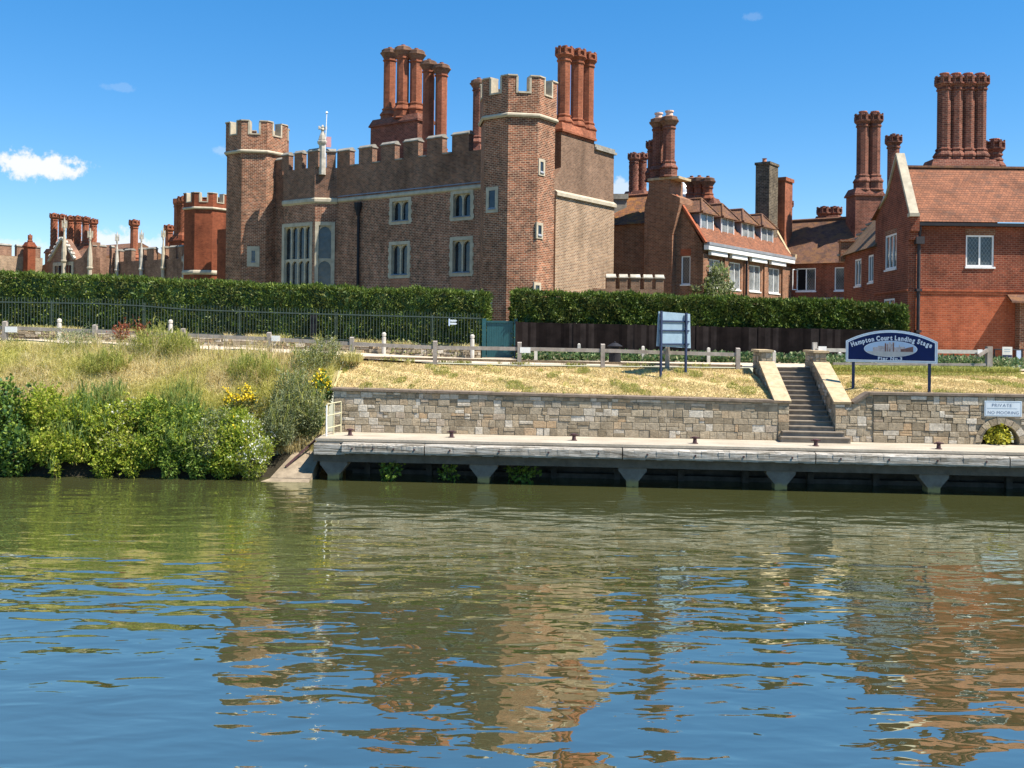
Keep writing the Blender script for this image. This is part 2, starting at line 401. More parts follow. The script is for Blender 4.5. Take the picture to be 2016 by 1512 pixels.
class MB:
    def __init__(s): s.v, s.f = [], []

    def face(s, *pts):
        b = len(s.v); s.v += [Vector(p) for p in pts]; s.f.append(tuple(range(b, b + len(pts))))

    def extrude(s, poly, vec):
        poly = [Vector(p) for p in poly]; vec = Vector(vec); n = len(poly); b = len(s.v)
        s.v += poly + [p + vec for p in poly]
        s.f.append(tuple(range(b, b + n))); s.f.append(tuple(range(b + 2 * n - 1, b + n - 1, -1)))
        for i in range(n):
            j = (i + 1) % n; s.f.append((b + i, b + j, b + n + j, b + n + i))
        return s

    def box(s, fr, u0, u1, n0, n1, z0, z1):
        return s.extrude([fr.p(u0, n0, z0), fr.p(u1, n0, z0), fr.p(u1, n1, z0), fr.p(u0, n1, z0)], (0, 0, z1 - z0))

    def bar(s, a, b, w, h=None, up=(0, 0, 1)):
        a, b = Vector(a), Vector(b); d = (b - a).normalized(); h = h or w
        up = Vector(up)
        if abs(d.dot(up)) > .99: up = Vector((0, 1, 0))
        x = d.cross(up).normalized() * (w / 2); y = x.cross(d).normalized() * (h / 2)
        return s.extrude([a - x - y, a + x - y, a + x + y, a - x + y], b - a)

    def lathe(s, c, prof, n=8, rot=0.0, twist=0.0, star=0.0):
        """prof: (radius, z) from bottom to top"""
        c = Vector(c); b = len(s.v); z0 = prof[0][1]
        for r, z in prof:
            for i in range(n):
                a = rot + 2 * math.pi * i / n + twist * (z - z0); rr = r * (1 - star * (i % 2))
                s.v.append(c + Vector((rr * math.cos(a), rr * math.sin(a), z)))
        for k in range(len(prof) - 1):
            for i in range(n):
                j = (i + 1) % n; s.f.append((b + k * n + i, b + k * n + j, b + (k + 1) * n + j, b + (k + 1) * n + i))
        s.f.append(tuple(range(b + n - 1, b - 1, -1))); t = b + (len(prof) - 1) * n; s.f.append(tuple(range(t, t + n)))
        return s

    def tube(s, pts, r, n=6):
        for a, b in zip(pts[:-1], pts[1:]):
            a, b = Vector(a), Vector(b); d = (b - a).normalized(); x = d.orthogonal().normalized(); y = d.cross(x)
            s.extrude([a + (x * math.cos(2 * math.pi * i / n) + y * math.sin(2 * math.pi * i / n)) * r for i in range(n)], b - a)
        return s

    def wall(s, fr, n, u0, u1, z0, z1, holes=(), depth=.28):
        """flat wall at offset n with rectangular openings and their reveals"""
        us = sorted({u0, u1, *[h[0] for h in holes], *[h[1] for h in holes]}); zs = sorted({z0, z1, *[h[2] for h in holes], *[h[3] for h in holes]})
        us = [u for u in us if u0 <= u <= u1]; zs = [z for z in zs if z0 <= z <= z1]
        for a, b in zip(us[:-1], us[1:]):
            for c, d in zip(zs[:-1], zs[1:]):
                m, k = (a + b) / 2, (c + d) / 2
                if any(h[0] < m < h[1] and h[2] < k < h[3] for h in holes): continue
                s.face(fr.p(a, n, c), fr.p(b, n, c), fr.p(b, n, d), fr.p(a, n, d))
        for a, b, c, d in holes:
            q = [(a, c), (b, c), (b, d), (a, d)]
            for i in range(4):
                (x, y), (x2, y2) = q[i], q[(i + 1) % 4]
                s.face(fr.p(x, n, y), fr.p(x2, n, y2), fr.p(x2, n - depth, y2), fr.p(x, n - depth, y))
        return s

    def build_each(s, name, mat, parent=None):
        """one object for every separate piece; pieces that touch stay together"""
        par = list(range(len(s.v)))
        def find(i):
            while par[i] != i: par[i] = par[par[i]]; i = par[i]
            return i
        for f in s.f:
            for k in f[1:]: par[find(k)] = find(f[0])
        comp = {}
        for i, v in enumerate(s.v): comp.setdefault(find(i), []).append(i)
        g_ = [[ids, Vector([min(s.v[i][k] for i in ids) for k in range(3)]), Vector([max(s.v[i][k] for i in ids) for k in range(3)])] for ids in comp.values()]
        done = False
        while not done:
            done = True
            for i in range(len(g_)):
                for j in range(i + 1, len(g_)):
                    if all(g_[i][1][k] < g_[j][2][k] + .012 and g_[j][1][k] < g_[i][2][k] + .012 for k in range(3)):
                        o = g_.pop(j); g_[i][0] += o[0]; g_[i][1] = Vector(map(min, g_[i][1], o[1])); g_[i][2] = Vector(map(max, g_[i][2], o[2])); done = False; break
                if not done: break
        own = {}
        for n, (ids, _, _) in enumerate(g_):
            for i in ids: own[i] = n
        out = []
        for n, (ids, _, _) in enumerate(g_):
            m = MB(); ids = sorted(ids); mp = {i: k for k, i in enumerate(ids)}; m.v = [s.v[i] for i in ids]
            m.f = [tuple(mp[i] for i in f) for f in s.f if own[f[0]] == n]; out.append(m.build(name, mat, parent))
        return out

    def build(s, name, mat, parent=None, smooth=False, merge=False, loc=None):
        me = bpy.data.meshes.new(name)
        base = WORLD[parent.name] if parent is not None else Vector(loc or (0, 0, 0))
        me.from_pydata([v - base for v in s.v], [], s.f)
        bm = bmesh.new(); bm.from_mesh(me)
        if merge: bmesh.ops.remove_doubles(bm, verts=bm.verts, dist=.0005)
        bmesh.ops.recalc_face_normals(bm, faces=bm.faces)
        uv = bm.loops.layers.uv.new('uv'); Z = Vector((0, 0, 1))
        for f in bm.faces:
            f.smooth = smooth
            n = f.normal
            if n.length < .5 or abs(n.z) > .985: t, b = Vector((1, 0, 0)), Vector((0, 1, 0))
            else: t = Z.cross(n).normalized(); b = n.cross(t)
            for l in f.loops:
                w = l.vert.co + base; l[uv].uv = (w.dot(t), w.dot(b))
        bm.to_mesh(me); bm.free(); me.materials.append(M[mat])
        return link(name, me, parent, loc)


def np_mesh(name, verts, sizes, mat, parent=None, loc=None):
    """verts (N,3) laid face after face; sizes: corner count of every face"""
    verts = np.asarray(verts, np.float32); sizes = np.asarray(sizes, np.int32)
    base = WORLD[parent.name] if parent is not None else Vector(loc or (0, 0, 0))
    verts = verts - np.array(base, np.float32)
    me = bpy.data.meshes.new(name); me.vertices.add(len(verts)); me.vertices.foreach_set('co', verts.ravel())
    me.loops.add(len(verts)); me.loops.foreach_set('vertex_index', np.arange(len(verts), dtype=np.int32))
    me.polygons.add(len(sizes)); st = np.concatenate(([0], np.cumsum(sizes)[:-1])).astype(np.int32)
    me.polygons.foreach_set('loop_start', st); me.polygons.foreach_set('loop_total', sizes)
    me.update(calc_edges=True); me.materials.append(M[mat])
    return link(name, me, parent, loc)


RNG = np.random.default_rng(7)


def unit(a): return a / np.maximum(np.linalg.norm(a, axis=1, keepdims=True), 1e-6)


def leaves(name, P, size, mat, parent=None, out=None, aspect=.55, up=.35, spread=.8, loc=None):
    """one small folded leaf per point"""
    P = np.asarray(P, np.float64); n = len(P); d = RNG.normal(size=(n, 3)) * spread; d[:, 2] += up
    if out is not None: d = d + out
    d = unit(d); w = unit(np.cross(d, RNG.normal(size=(n, 3)))); s = size * RNG.uniform(.6, 1.35, (n, 1))
    a = P; m = P + d * s * .45; t = P + d * s; q = w * s * aspect * .5
    V = np.stack([a, m - q, t, m + q], 1).reshape(-1, 3)
    return np_mesh(name, V, np.full(n, 4), mat, parent, loc)


def blades(name, P, h, width, mat, parent=None, lean=.35, droop=.25, loc=None, wind=(0, 0)):
    P = np.asarray(P, np.float64); n = len(P); a = RNG.uniform(0, 2 * math.pi, n); h = (h * RNG.uniform(.55, 1.25, n))[:, None]
    d = np.stack([np.cos(a) + wind[0], np.sin(a) + wind[1], np.zeros(n)], 1); L = RNG.uniform(.1, 1, (n, 1)) * lean
    b = RNG.uniform(0, 2 * math.pi, n); s = np.stack([np.cos(b), np.sin(b) * .4, np.zeros(n)], 1) * width / 2
    z = np.array([0, 0, 1.0])
    m = P + (d * L * .45 + z) * h * .55; t = P + (d * L * 1.5 + z * (1 - droop * L)) * h
    V = np.stack([P - s, P + s, m + s * .75, m - s * .75, m - s * .75, m + s * .75, t], 1).reshape(-1, 3)
    return np_mesh(name, V, np.tile([4, 3], n), mat, parent, loc)


def blob_points(n, c, r, shell=.45, flat=0.0):
    """points through the outer part of an ellipsoid with a lumpy skin"""
    d = unit(RNG.normal(size=(n, 3)))
    lump = np.zeros(n)
    for k in range(5):
        ax = unit(RNG.normal(size=(1, 3)))[0]; lump += np.sin(d @ ax * RNG.uniform(3, 8) + RNG.uniform(0, 6)) * .055
    rad = (RNG.uniform(shell ** 3, 1, n) ** (1 / 3) + lump)[:, None]
    return np.asarray(c) + d * rad * np.asarray(r), d


def bush(name, label, cat, blobs, leaf, n, mat, aspect=.6, up=.3, flowers=None, group=None, stem=True, blade=None, extra=None):
    """blobs: (x, y, z, rx, ry, rz)"""
    b0 = blobs[0]; base = (b0[0], b0[1], min(b[2] - b[5] for b in blobs))
    t = thing(name, label, cat, base, group)
    vol = np.array([b[3] * b[4] + b[3] * b[5] for b in blobs]); cnt = (vol / vol.sum() * n).astype(int) + 1
    P, D = zip(*[blob_points(k, b[:3], b[3:]) for k, b in zip(cnt, blobs)])
    P, D = np.concatenate(P), np.concatenate(D)
    ns = max(6, n // 42); q = np.nonzero(D[:, 2] > -.25)[0]; q = q[RNG.permutation(len(q))[:ns]]; ns = len(q)
    d0 = unit(D[q] * .8 + np.array([0, -.15, .75]) + RNG.normal(size=(ns, 3)) * .35); sl = RNG.uniform(.2, .55, (ns, 1)); S_ = []; O_ = []
    for k in range(13):      # shoots that stand out of the mass
        f = k / 12; S_.append(P[q] + d0 * sl * f + np.array([0, 0, -.18]) * f * f * sl + RNG.normal(size=(ns, 3)) * .02); O_.append(d0)
    P = np.concatenate([P] + S_); D = np.concatenate([D] + O_)
    leaves('foliage', P, leaf, mat, t, D * .6, aspect, up)
    if extra: leaves('foliage', P[RNG.permutation(len(P))[:int(len(P) * extra[1])]] + RNG.normal(size=(int(len(P) * extra[1]), 3)) * .05, leaf, extra[0], t, None, aspect, up)
    if stem:
        m = MB()
        for b in blobs:
            for k in range(3):
                q = Vector(b[:3]) + Vector((random.uniform(-.6, .6) * b[3], random.uniform(-.5, .5) * b[4], random.uniform(0, .6) * b[5]))
                m.tube([(b[0] + random.uniform(-.1, .1), b[1] + random.uniform(-.1, .1), b[2] - b[5]), q], .014, 4)
        m.build_each('stem', 'stem', t)
    if blade:
        k = blade[0]; q = P[RNG.permutation(len(P))[:k]]
        blades('grass_blade', q, blade[1], blade[2], blade[3], t, 1.1, .8)
    if flowers:
        k, fs, fm, zmin = flowers
        q = P[(P[:, 2] > zmin) & (D[:, 2] > -.1)]; q = q[RNG.permutation(len(q))[:k]]
        q = q + np.array([0, -.04, .08]); q = np.repeat(q, 4, 0) + RNG.normal(size=(len(q) * 4, 3)) * fs * .6
        leaves('blossoms', q, fs, fm, t, None, .9, .8)
    return t


def octagon(c, s, rot):
    """corner points of a regular octagon with side s; rot: direction of one face normal"""
    R = s / (2 * math.sin(math.pi / 8))
    return [Vector((c[0] + R * math.cos(rot + math.pi / 8 + k * math.pi / 4), c[1] + R * math.sin(rot + math.pi / 8 + k * math.pi / 4))) for k in range(8)]


def flue(parent, x, y, z0, z1, r, mat='chimney_brick', kind='crown', pot=None, rot=.2):
    """a moulded chimney flue: base, shaft, flared cap; a sub-part of its stack"""
    H = z1 - z0; m = MB(); cap = max(1.65 * r, .5)
    pr = [(r * 1.62, 0), (r * 1.62, .16 * r), (r * 1.45, .3 * r), (r * 1.45, 1.35 * r), (r * 1.58, 1.45 * r), (r * 1.58, 1.65 * r), (r * 1.12, 2.3 * r),
          (r * 1.22, 2.4 * r), (r * 1.22, 2.6 * r), (r, 2.75 * r)]
    if kind in ('twist', 'plainshaft'): pr = [(r * 1.35, 0), (r * 1.35, .9 * r), (r * 1.05, 1.5 * r), (r, 1.55 * r)]
    if H < 5 * r: pr = [(r * 1.05, 0), (r, .3 * r)]
    top = H - cap
    cp = [(r, top - .5 * r), (r * 1.16, top - .42 * r), (r * 1.16, top - .2 * r), (r * 1.02, top - .1 * r), (r * 1.08, top + .05 * r)]
    if kind in ('crown', 'twist'):
        cp += [(r * 1.38, top + .40 * r), (r * 1.46, top + .46 * r), (r * 1.46, top + .66 * r), (r * 1.16, top + .68 * r), (r * 1.16, H - .36 * r), (r * 1.42, H - .32 * r), (r * 1.42, H - .08 * r), (r * 1.1, H)]
    elif kind == 'flare':
        cp += [(r * 1.5, top + .7 * r), (r * 1.62, top + .78 * r), (r * 1.62, top + .98 * r), (r * 1.4, top + 1.0 * r), (r * 1.4, H - .22 * r), (r * .9, H)]
    else:
        cp += [(r * 1.3, top + .6 * r), (r * 1.3, H), (r * .9, H)]
    if kind == 'twist':
        zb = pr[-1][1]; zt = cp[0][1]
        m.lathe((x, y, z0), pr, 8, rot)
        n = 26; m.lathe((x, y, z0), [(r * 1.1, zb + (zt - zb) * i / n) for i in range(n + 1)], 16, rot, 2.6 / max(r * 4, .8), .2)
        m.lathe((x, y, z0), cp, 8, rot)
    elif kind == 'flare':
        m.lathe((x, y, z0), pr + cp[:5], 8, rot); cm = MB().lathe((x, y, z0), [(r * 1.07, top + .052 * r)] + cp[5:], 8, rot); cm.build('flue_cap', 'cap_brick', parent)
    else: m.lathe((x, y, z0), pr + cp, 8, rot)
    if kind in ('crown', 'twist'):
        for k in range(8):
            a = rot + math.pi / 8 * (2 * k); R = r * 1.3; q = Vector((x + R * math.cos(a), y + R * math.sin(a), 0))
            f = Fr((q.x, q.y), (-math.sin(a), math.cos(a)), (math.cos(a), math.sin(a)))
            m.box(f, -.2 * r, .2 * r, -.2 * r, .12 * r, z0 + top + .665 * r, z0 + H - .325 * r); m.box(f, -.22 * r, .22 * r, -.1 * r, .1 * r, z0 + H - .075 * r, z0 + H + .1 * r)
    m.lathe((x, y, z0), [(r * .35, H - .05), (r * .35, H + .14), (r * .1, H + .16)], 8)
    o = m.build('flue', mat, parent)
    if pot:
        p = MB().lathe((x, y, z0 + H), [(r * .62, 0), (r * .55, pot * .7), (r * .72, pot * .75), (r * .72, pot), (r * .45, pot)], 12)
        p.build('chimney_pot', 'pot_clay' if pot > .3 else 'red_pot_clay', parent)
    return o


def stone_window(parent, fr, n, u0, u1, z0, z1, lights=2, rows=1, depth=.24, fw=.2, mat='stone', gl='palace_glass', arched=True, quoin=True, proud=.035, name='window'):
    """stone surround round an opening of the wall, mullions and arched lights, glass set back; the opening is inside the surround"""
    m = MB(); a, b, c, d = u0 + fw, u1 - fw, z0 + fw, z1 - fw
    q = [((u0, z0), (u1, z0), (b, c), (a, c)), ((u1, z0), (u1, z1), (b, d), (b, c)), ((u1, z1), (u0, z1), (a, d), (b, d)), ((u0, z1), (u0, z0), (a, c), (a, d))]
    for s in q:
        f = [fr.p(u, n + proud, z) for u, z in s]; m.face(*f)
        m.face(fr.p(*(s[0][0], n + proud, s[0][1])), fr.p(*(s[1][0], n + proud, s[1][1])), fr.p(s[1][0], n - .04, s[1][1]), fr.p(s[0][0], n - .04, s[0][1]))
        m.face(fr.p(s[2][0], n + proud, s[2][1]), fr.p(s[3][0], n + proud, s[3][1]), fr.p(s[3][0], n - depth, s[3][1]), fr.p(s[2][0], n - depth, s[2][1]))
    if quoin:
        z = z0 + .1
        k = 0
        while z < z1 - .2:
            if k % 2 == 0:
                for s0, s1 in ((u0 - .07, u0 + .02), (u1 - .02, u1 + .07)): m.box(fr, s0, s1, n - .02, n + proud - .004, z, z + .26)
            z += .27; k += 1
    o = m.build(name, mat, parent)
    mm = MB(); mw = .11 if lights * rows > 1 else .05
    lw = (b - a - mw * (lights - 1)) / lights; rh = (d - c - mw * (rows - 1)) / rows
    n0, n1 = n - depth, n - depth * .35 + (.02 if depth < .1 else 0)
    for i in range(1, lights): mm.box(fr, a + i * (lw + mw) - mw, a + i * (lw + mw), n0, n1, c, d)
    for j in range(1, rows): mm.box(fr, a, b, n0, n1 - .012, c + j * (rh + mw) - mw, c + j * (rh + mw))
    if arched:
        for i in range(lights):
            for j in range(rows):
                x0 = a + i * (lw + mw); x1 = x0 + lw; zt = c + j * (rh + mw) + rh; hh = min(lw * .62, rh * .4)
                for e, sg in ((x0, 1), (x1, -1)):
                    pts = [(e, zt), (e, zt - hh), (e + sg * lw * .06, zt - hh * .62), (e + sg * lw * .22, zt - hh * .28), (e + sg * lw * .5, zt - hh * .08), (e + sg * lw * .5, zt)]
                    mm.extrude([fr.p(u, n0, z) for u, z in pts], Vector((fr.n.x, fr.n.y, 0)) * (n1 - n0 - .02))
    if mm.v: mm.build_each('mullion', mat, o)
    p = MB(); p.face(fr.p(a, n0 + .012, c), fr.p(b, n0 + .012, c), fr.p(b, n0 + .012, d), fr.p(a, n0 + .012, d)); p.build('pane', gl, o)
    s = MB(); s.extrude([fr.p(a - .03, n0 + .03, c + .10), fr.p(a - .03, n0 + .03, c), fr.p(a - .03, n + proud + .05, c - .03), fr.p(a - .03, n + proud + .05, c + .015)], Vector((fr.u.x, fr.u.y, 0)) * (b - a + .06))
    s.build('sill', 'lead', o)
    return o


def casement(parent, fr, n, u0, u1, z0, z1, lights=2, depth=.13, gl='leaded_glass', mat='white_paint', fw=.075, sill=True, open_light=None, rows=1):
    m = MB(); n0, n1 = n - depth, n - depth + .085; mw = .08
    for a, b, c, d in ((u0, u0 + fw, z0, z1), (u1 - fw, u1, z0, z1), (u0 + fw, u1 - fw, z0, z0 + fw), (u0 + fw, u1 - fw, z1 - fw, z1)): m.box(fr, a, b, n0, n1, c, d)
    a, b = u0 + fw, u1 - fw; lw = (b - a - mw * (lights - 1)) / lights
    for i in range(1, lights): m.box(fr, a + i * (lw + mw) - mw, a + i * (lw + mw), n0, n1 - .006, z0 + fw, z1 - fw)
    for j in range(1, rows): m.box(fr, a, b, n0, n1 - .03, z0 + (z1 - z0) * j / rows - .03, z0 + (z1 - z0) * j / rows + .03)
    o = m.build('window', mat, parent)
    p = MB()
    for i in range(lights):
        x0 = a + i * (lw + mw)
        if i == open_light: continue
        p.face(fr.p(x0, n0 + .03, z0 + fw), fr.p(x0 + lw, n0 + .03, z0 + fw), fr.p(x0 + lw, n0 + .03, z1 - fw), fr.p(x0, n0 + .03, z1 - fw))
    if p.v: p.build('pane', gl, o)
    if open_light is not None:
        x0 = a + open_light * (lw + mw)
        d = MB(); d.face(fr.p(x0, n0 + .01, z0 + fw), fr.p(x0 + lw, n0 + .01, z0 + fw), fr.p(x0 + lw, n0 + .01, z1 - fw), fr.p(x0, n0 + .01, z1 - fw)); d.build('opening', 'dark_room', o)
        e = MB(); g2 = Fr(fr.p(x0, n1, 0), fr.n - fr.u * .25, -fr.u)
        for aa, bb, cc, dd in ((0, .06, z0 + fw, z1 - fw), (lw - .06, lw, z0 + fw, z1 - fw), (.06, lw - .06, z0 + fw, z0 + fw + .06), (.06, lw - .06, z1 - fw - .06, z1 - fw)): e.box(g2, aa, bb, 0, .04, cc, dd)
        e.build('sash', mat, o)
    if sill:
        s = MB(); s.box(fr, u0 - .05, u1 + .05, n - depth, n + .06, z0 - .09, z0 - .002); s.build('sill', mat, o)
    return o


def merlons(brickm, copem, fr, n, t, spans, z0, z1, pitch=True):
    """battlements along a wall: brick teeth with a sloped stone cap"""
    for a, b in spans:
        if a > b: a, b = b, a
        brickm.box(fr, a, b, n - t, n, z0, z1)
        copem.box(fr, a - .05, b + .05, n - t - .06, n + .07, z1 + .002, z1 + .07)
        copem.extrude([fr.p(a - .02, n + .03, z1 + .072), fr.p(a - .02, n - t - .03, z1 + .072), fr.p(a - .02, n - t * .5 - .08, z1 + .24), fr.p(a - .02, n - t * .5 + .08, z1 + .24)], Vector((fr.u.x, fr.u.y, 0)) * (b - a + .04))


def turret(parent, c, s, rot, z0, z1, zs, mat, name='turret', capmat='stone', bandz=None):
    """octagonal turret with a string course and stone-edged battlements"""
    pts = octagon(c, s, rot); m = MB(); zc = z1 - 1.05
    m.extrude([(p.x, p.y, z0) for p in pts], (0, 0, zs - z0))
    big = octagon(c, s + .07, rot)
    m.extrude([(p.x, p.y, zs) for p in big], (0, 0, zc - .35 - zs))
    inner = octagon(c, s - .36, rot); cp = MB()
    for k in range(8):
        a, b = big[k], big[(k + 1) % 8]; ia, ib = inner[k], inner[(k + 1) % 8]
        m.extrude([(a.x, a.y, zc - .35), (b.x, b.y, zc - .35), (ib.x, ib.y, zc - .35), (ia.x, ia.y, zc - .35)], (0, 0, .35))
        # low stone sill of each embrasure and the merlon that wraps each corner
        def L(p, q, t): return p + (q - p) * t
        f = .27
        prv, nxt = big[k - 1], b; pi, ni = inner[k - 1], ib
        poly = [L(a, prv, f), a, L(a, nxt, f), L(ia, ni, f), ia, L(ia, pi, f)]
        m.extrude([(p.x, p.y, zc) for p in poly], (0, 0, 1.05 - .1))
        ctr = Vector((c[0], c[1]))
        o2 = [p + (p - ctr).normalized() * (.06 if i < 3 else -.06) for i, p in enumerate([L(a, prv, f + .03), a, L(a, nxt, f + .03), L(ia, ni, f + .03), ia, L(ia, pi, f + .03)])]
        cp.extrude([(p.x, p.y, z1 - .098) for p in o2], (0, 0, .075))
        for e0, e1, i0, i1 in ((a, prv, ia, pi), (a, nxt, ia, ni)):
            w0, w1 = L(e0, e1, f - .015), L(e0, e1, f + .055); w2, w3 = L(i0, i1, f + .055), L(i0, i1, f - .015)
            w0 = w0 + (w0 - ctr).normalized() * .03; w1 = w1 + (w1 - ctr).normalized() * .03
            cp.extrude([(p.x, p.y, zc + .003) for p in (w0, w1, w2, w3)], (0, 0, .945))
        s0, s1, s2, s3 = L(a, b, f + .057), L(b, a, f + .057), L(ib, ia, f + .057), L(ia, ib, f + .057)
        s0, s1 = [p + (p - ctr).normalized() * .06 for p in (s0, s1)]
        cp.extrude([(p.x, p.y, zc + .002) for p in (s0, s1, s2, s3)], (0, 0, .09))
    o = m.build(name, mat, parent)
    cp.build_each('battlement_coping', capmat, o)
    st = MB(); r1 = octagon(c, s + .155, rot)
    r2 = octagon(c, s + .08, rot)
    b = len(st.v)
    for k in range(8):
        j = (k + 1) % 8
        for A, za, B, zb in ((r2, zs - .1, r1, zs - .01), (r1, zs - .01, r1, zs + .07), (r1, zs + .07, r2, zs + .15)):
            st.face((A[k].x, A[k].y, za), (A[j].x, A[j].y, za), (B[j].x, B[j].y, zb), (B[k].x, B[k].y, zb))
    if bandz:
        for k in range(8):
            j = (k + 1) % 8
            for A, za, B, zb in ((r2, bandz - .15, r1, bandz), (r1, bandz, r1, bandz + .15), (r1, bandz + .15, r2, bandz + .3)):
                st.face((A[k].x, A[k].y, za), (A[j].x, A[j].y, za), (B[j].x, B[j].y, zb), (B[k].x, B[k].y, zb))
    st.build_each('string_course', capmat, o)
    return o, pts


def pinnacle(parent, x, y, z0, z1, r, name='pinnacle', mat='weathered_stone'):
    """slim stone shaft carrying a small heraldic beast"""
    H = z1 - z0; zb = z0 + H * .62
    h = z1 - zb
    m = MB().lathe((x, y, 0), [(r, z0), (r, zb - .1), (r * 1.35, zb), (r * 1.5, zb + .1), (r * 1.45, zb + .18), (r * 1.15, zb + .22), (r * 1.2, zb + h * .22), (r * .9, zb + h * .42), (r * .45, zb + h * .62), (r * .35, zb + h * .68),
                              (r * .6, zb + h * .72), (r * .6, zb + h * .78), (r * .4, zb + h * .82), (r * .5, zb + h * .9), (r * .2, z1)], 8)
    f = Fr((x, y), (1, .2), (.2, -1)); m.box(f, -r * 1.1, r * 1.1, -r * .3, r * .3, zb + h * .78, zb + h * .87)
    for sg in (-1, 1): m.box(f, sg * r * .95 - r * .25, sg * r * .95 + r * .25, -r * .25, r * .25, zb + h * .76, zb + h * .93)
    return m.build(name, mat, parent)


def text_mesh(mb, string, size, place, width, extra=.0, spacing=1.06):
    """letters from a text curve; place(x, y) -> 3D front point, laid one letter at a time on x"""
    cu = bpy.data.curves.new('letters', 'FONT'); cu.size = size; cu.offset = extra; cu.resolution_u = 3; cu.space_character = spacing
    ob = bpy.data.objects.new('letters', cu); COL.objects.link(ob)
    x = 0.0; out = []
    for ch in string:
        if ch == ' ': x += size * .33; continue
        cu.body = ch; bpy.context.view_layer.update(); dg = bpy.context.evaluated_depsgraph_get(); ev = ob.evaluated_get(dg); me = ev.to_mesh()
        vs = [v.co.copy() for v in me.vertices]; fs = [tuple(p.vertices) for p in me.polygons]; ev.to_mesh_clear()
        x0 = min(v.x for v in vs); x1 = max(v.x for v in vs)
        out.append((x, x1 - x0, [(v.x - x0, v.y) for v in vs], fs)); x += (x1 - x0) + size * .10 * spacing
    bpy.data.objects.remove(ob); bpy.data.curves.remove(cu)
    total = x - size * .10 * spacing
    k = width / total
    for lx, w, vs, fs in out:
        b = len(mb.v)
        for vx, vy in vs: mb.v.append(place((lx + w / 2 - total / 2) * k, (vx - w / 2) * k, vy))
        mb.f += [tuple(b + i for i in f) for f in fs]
    return total


def stones(mb, fr, n, u0, u1, z0, ztop, rowh=(.14, .24), lenr=(.2, .55), rng=None, proud=.03, skip=None):
    """a coursed rubble face: every block laid as its own bevelled box, rows and lengths irregular"""
    rng = rng or random; z = z0
    top = ztop if callable(ztop) else (lambda u: ztop)
    zmax = max(top(u0 + (u1 - u0) * i / 40) for i in range(41))
    while z < zmax - .03:
        h = min(rng.uniform(*rowh), zmax - z)
        if zmax - z - h < .07: h = zmax - z
        u = u0
        while u < u1 - .02:
            w = rng.uniform(*lenr) * (1.0 if rng.random() > .2 else .6)
            if u1 - u - w < .12: w = u1 - u
            parts = [(z, h)]
            if h > .19 and rng.random() < .25: parts = [(z, h * .5), (z + h * .5, h * .5)]
            for zz, hh in parts:
                tz = min(top(u), top(u + w)); hz = min(hh, tz - zz)
                if hz > .03 and not (skip and skip(u + w / 2, zz + hz / 2, w, hz)):
                    g_ = .008; o = n + proud * rng.uniform(.3, 1.2); e = .012
                    a, b, c, d = u + g_, u + w - g_, zz + g_, zz + hz - g_
                    j = lambda: rng.uniform(-.008, .008)
                    q = [(a + j(), c + j()), (b + j(), c + j()), (b + j(), d + j()), (a + j(), d + j())]
                    base = len(mb.v)
                    mb.v += [fr.p(x, n - .02, y) for x, y in q]
                    cx, cy = (a + b) / 2, (c + d) / 2
                    mb.v += [fr.p(x, o - e, y) for x, y in q]
                    mb.v += [fr.p(x + (e if x < cx else -e), o, y + (e if y < cy else -e)) for x, y in q]
                    for i in range(4):
                        k = (i + 1) % 4
                        mb.f.append((base + i, base + k, base + 4 + k, base + 4 + i)); mb.f.append((base + 4 + i, base + 4 + k, base + 8 + k, base + 8 + i))
                    mb.f.append((base + 8, base + 9, base + 10, base + 11))
            u += w
        z += h


def dup(src, loc, label=None, rotz=None):
    """a copy of a thing with copies of its parts and their sub-parts"""
    c = src.copy(); COL.objects.link(c); c.location = loc
    if rotz is not None: c.rotation_euler.z = rotz
    if label: c['label'] = label
    for ch in [o for o in COL.objects if o.parent == src]:
        d = ch.copy(); COL.objects.link(d); d.parent = c
        for gch in [o for o in COL.objects if o.parent == ch]:
            e = gch.copy(); COL.objects.link(e); e.parent = d
    return c

# ------------------------------------------------------------------ the lie of the land
random.seed(11)
uF, nF = (-.803, .596), (-.596, -.803)          # palace river front: leftwards along the wall, outward
uE, nE = (.596, .803), (.803, -.596)            # palace end wall
ROTF = math.atan2(nF[1], nF[0])
PP = Fr((4.27, 34.2), (.9976, -.0698), (-.0698, -.9976))      # pier front: u to the right, n towards the river, inland is negative n
WALLN = -2.3
DECK = 1.5


def terrace(x, Y=40.3): return float(np.interp(x, [-40, -21, -10, -6, -3.2, 0, 30], [4.95, 4.7, 4.38, 4.22, 4.10, 4.06, 4.06])) + max(0, Y - 40.3) * .012


def sheet(name, xs, ys, z, mat, kind='structure'):
    m = MB(); nx = len(xs)
    for y in ys:
        for x in xs: m.v.append(Vector((x, y, z(x, y))))
    for j in range(len(ys) - 1):
        for i in range(nx - 1): m.f.append((j * nx + i, j * nx + i + 1, (j + 1) * nx + i + 1, (j + 1) * nx + i))
    return tag(m.build(name, mat, None, True), kind=kind)


sheet('river', [-400, 0, 400], [-60, 0, 34, 38], lambda x, y: 0.0, 'river_water')
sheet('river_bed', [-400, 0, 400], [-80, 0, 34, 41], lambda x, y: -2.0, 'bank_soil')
xs = list(np.linspace(-60, 40, 51))
sheet('path', xs, [40.3, 41.5, 43, 45.7], lambda x, y: terrace(x, y), 'path_gravel')
sheet('ground', [-400, -200, -100] + xs + [80, 200, 400], [45.7, 47, 60, 90, 150, 700], lambda x, y: terrace(x, min(y, 47)) - .004, 'ground')


def wall_y(x, n=WALLN):  # world Y of the pier frame's line at offset n, above x
    u = (x - PP.o.x - PP.n.x * n) / PP.u.x
    return PP.o.y + PP.u.y * u + PP.n.y * n


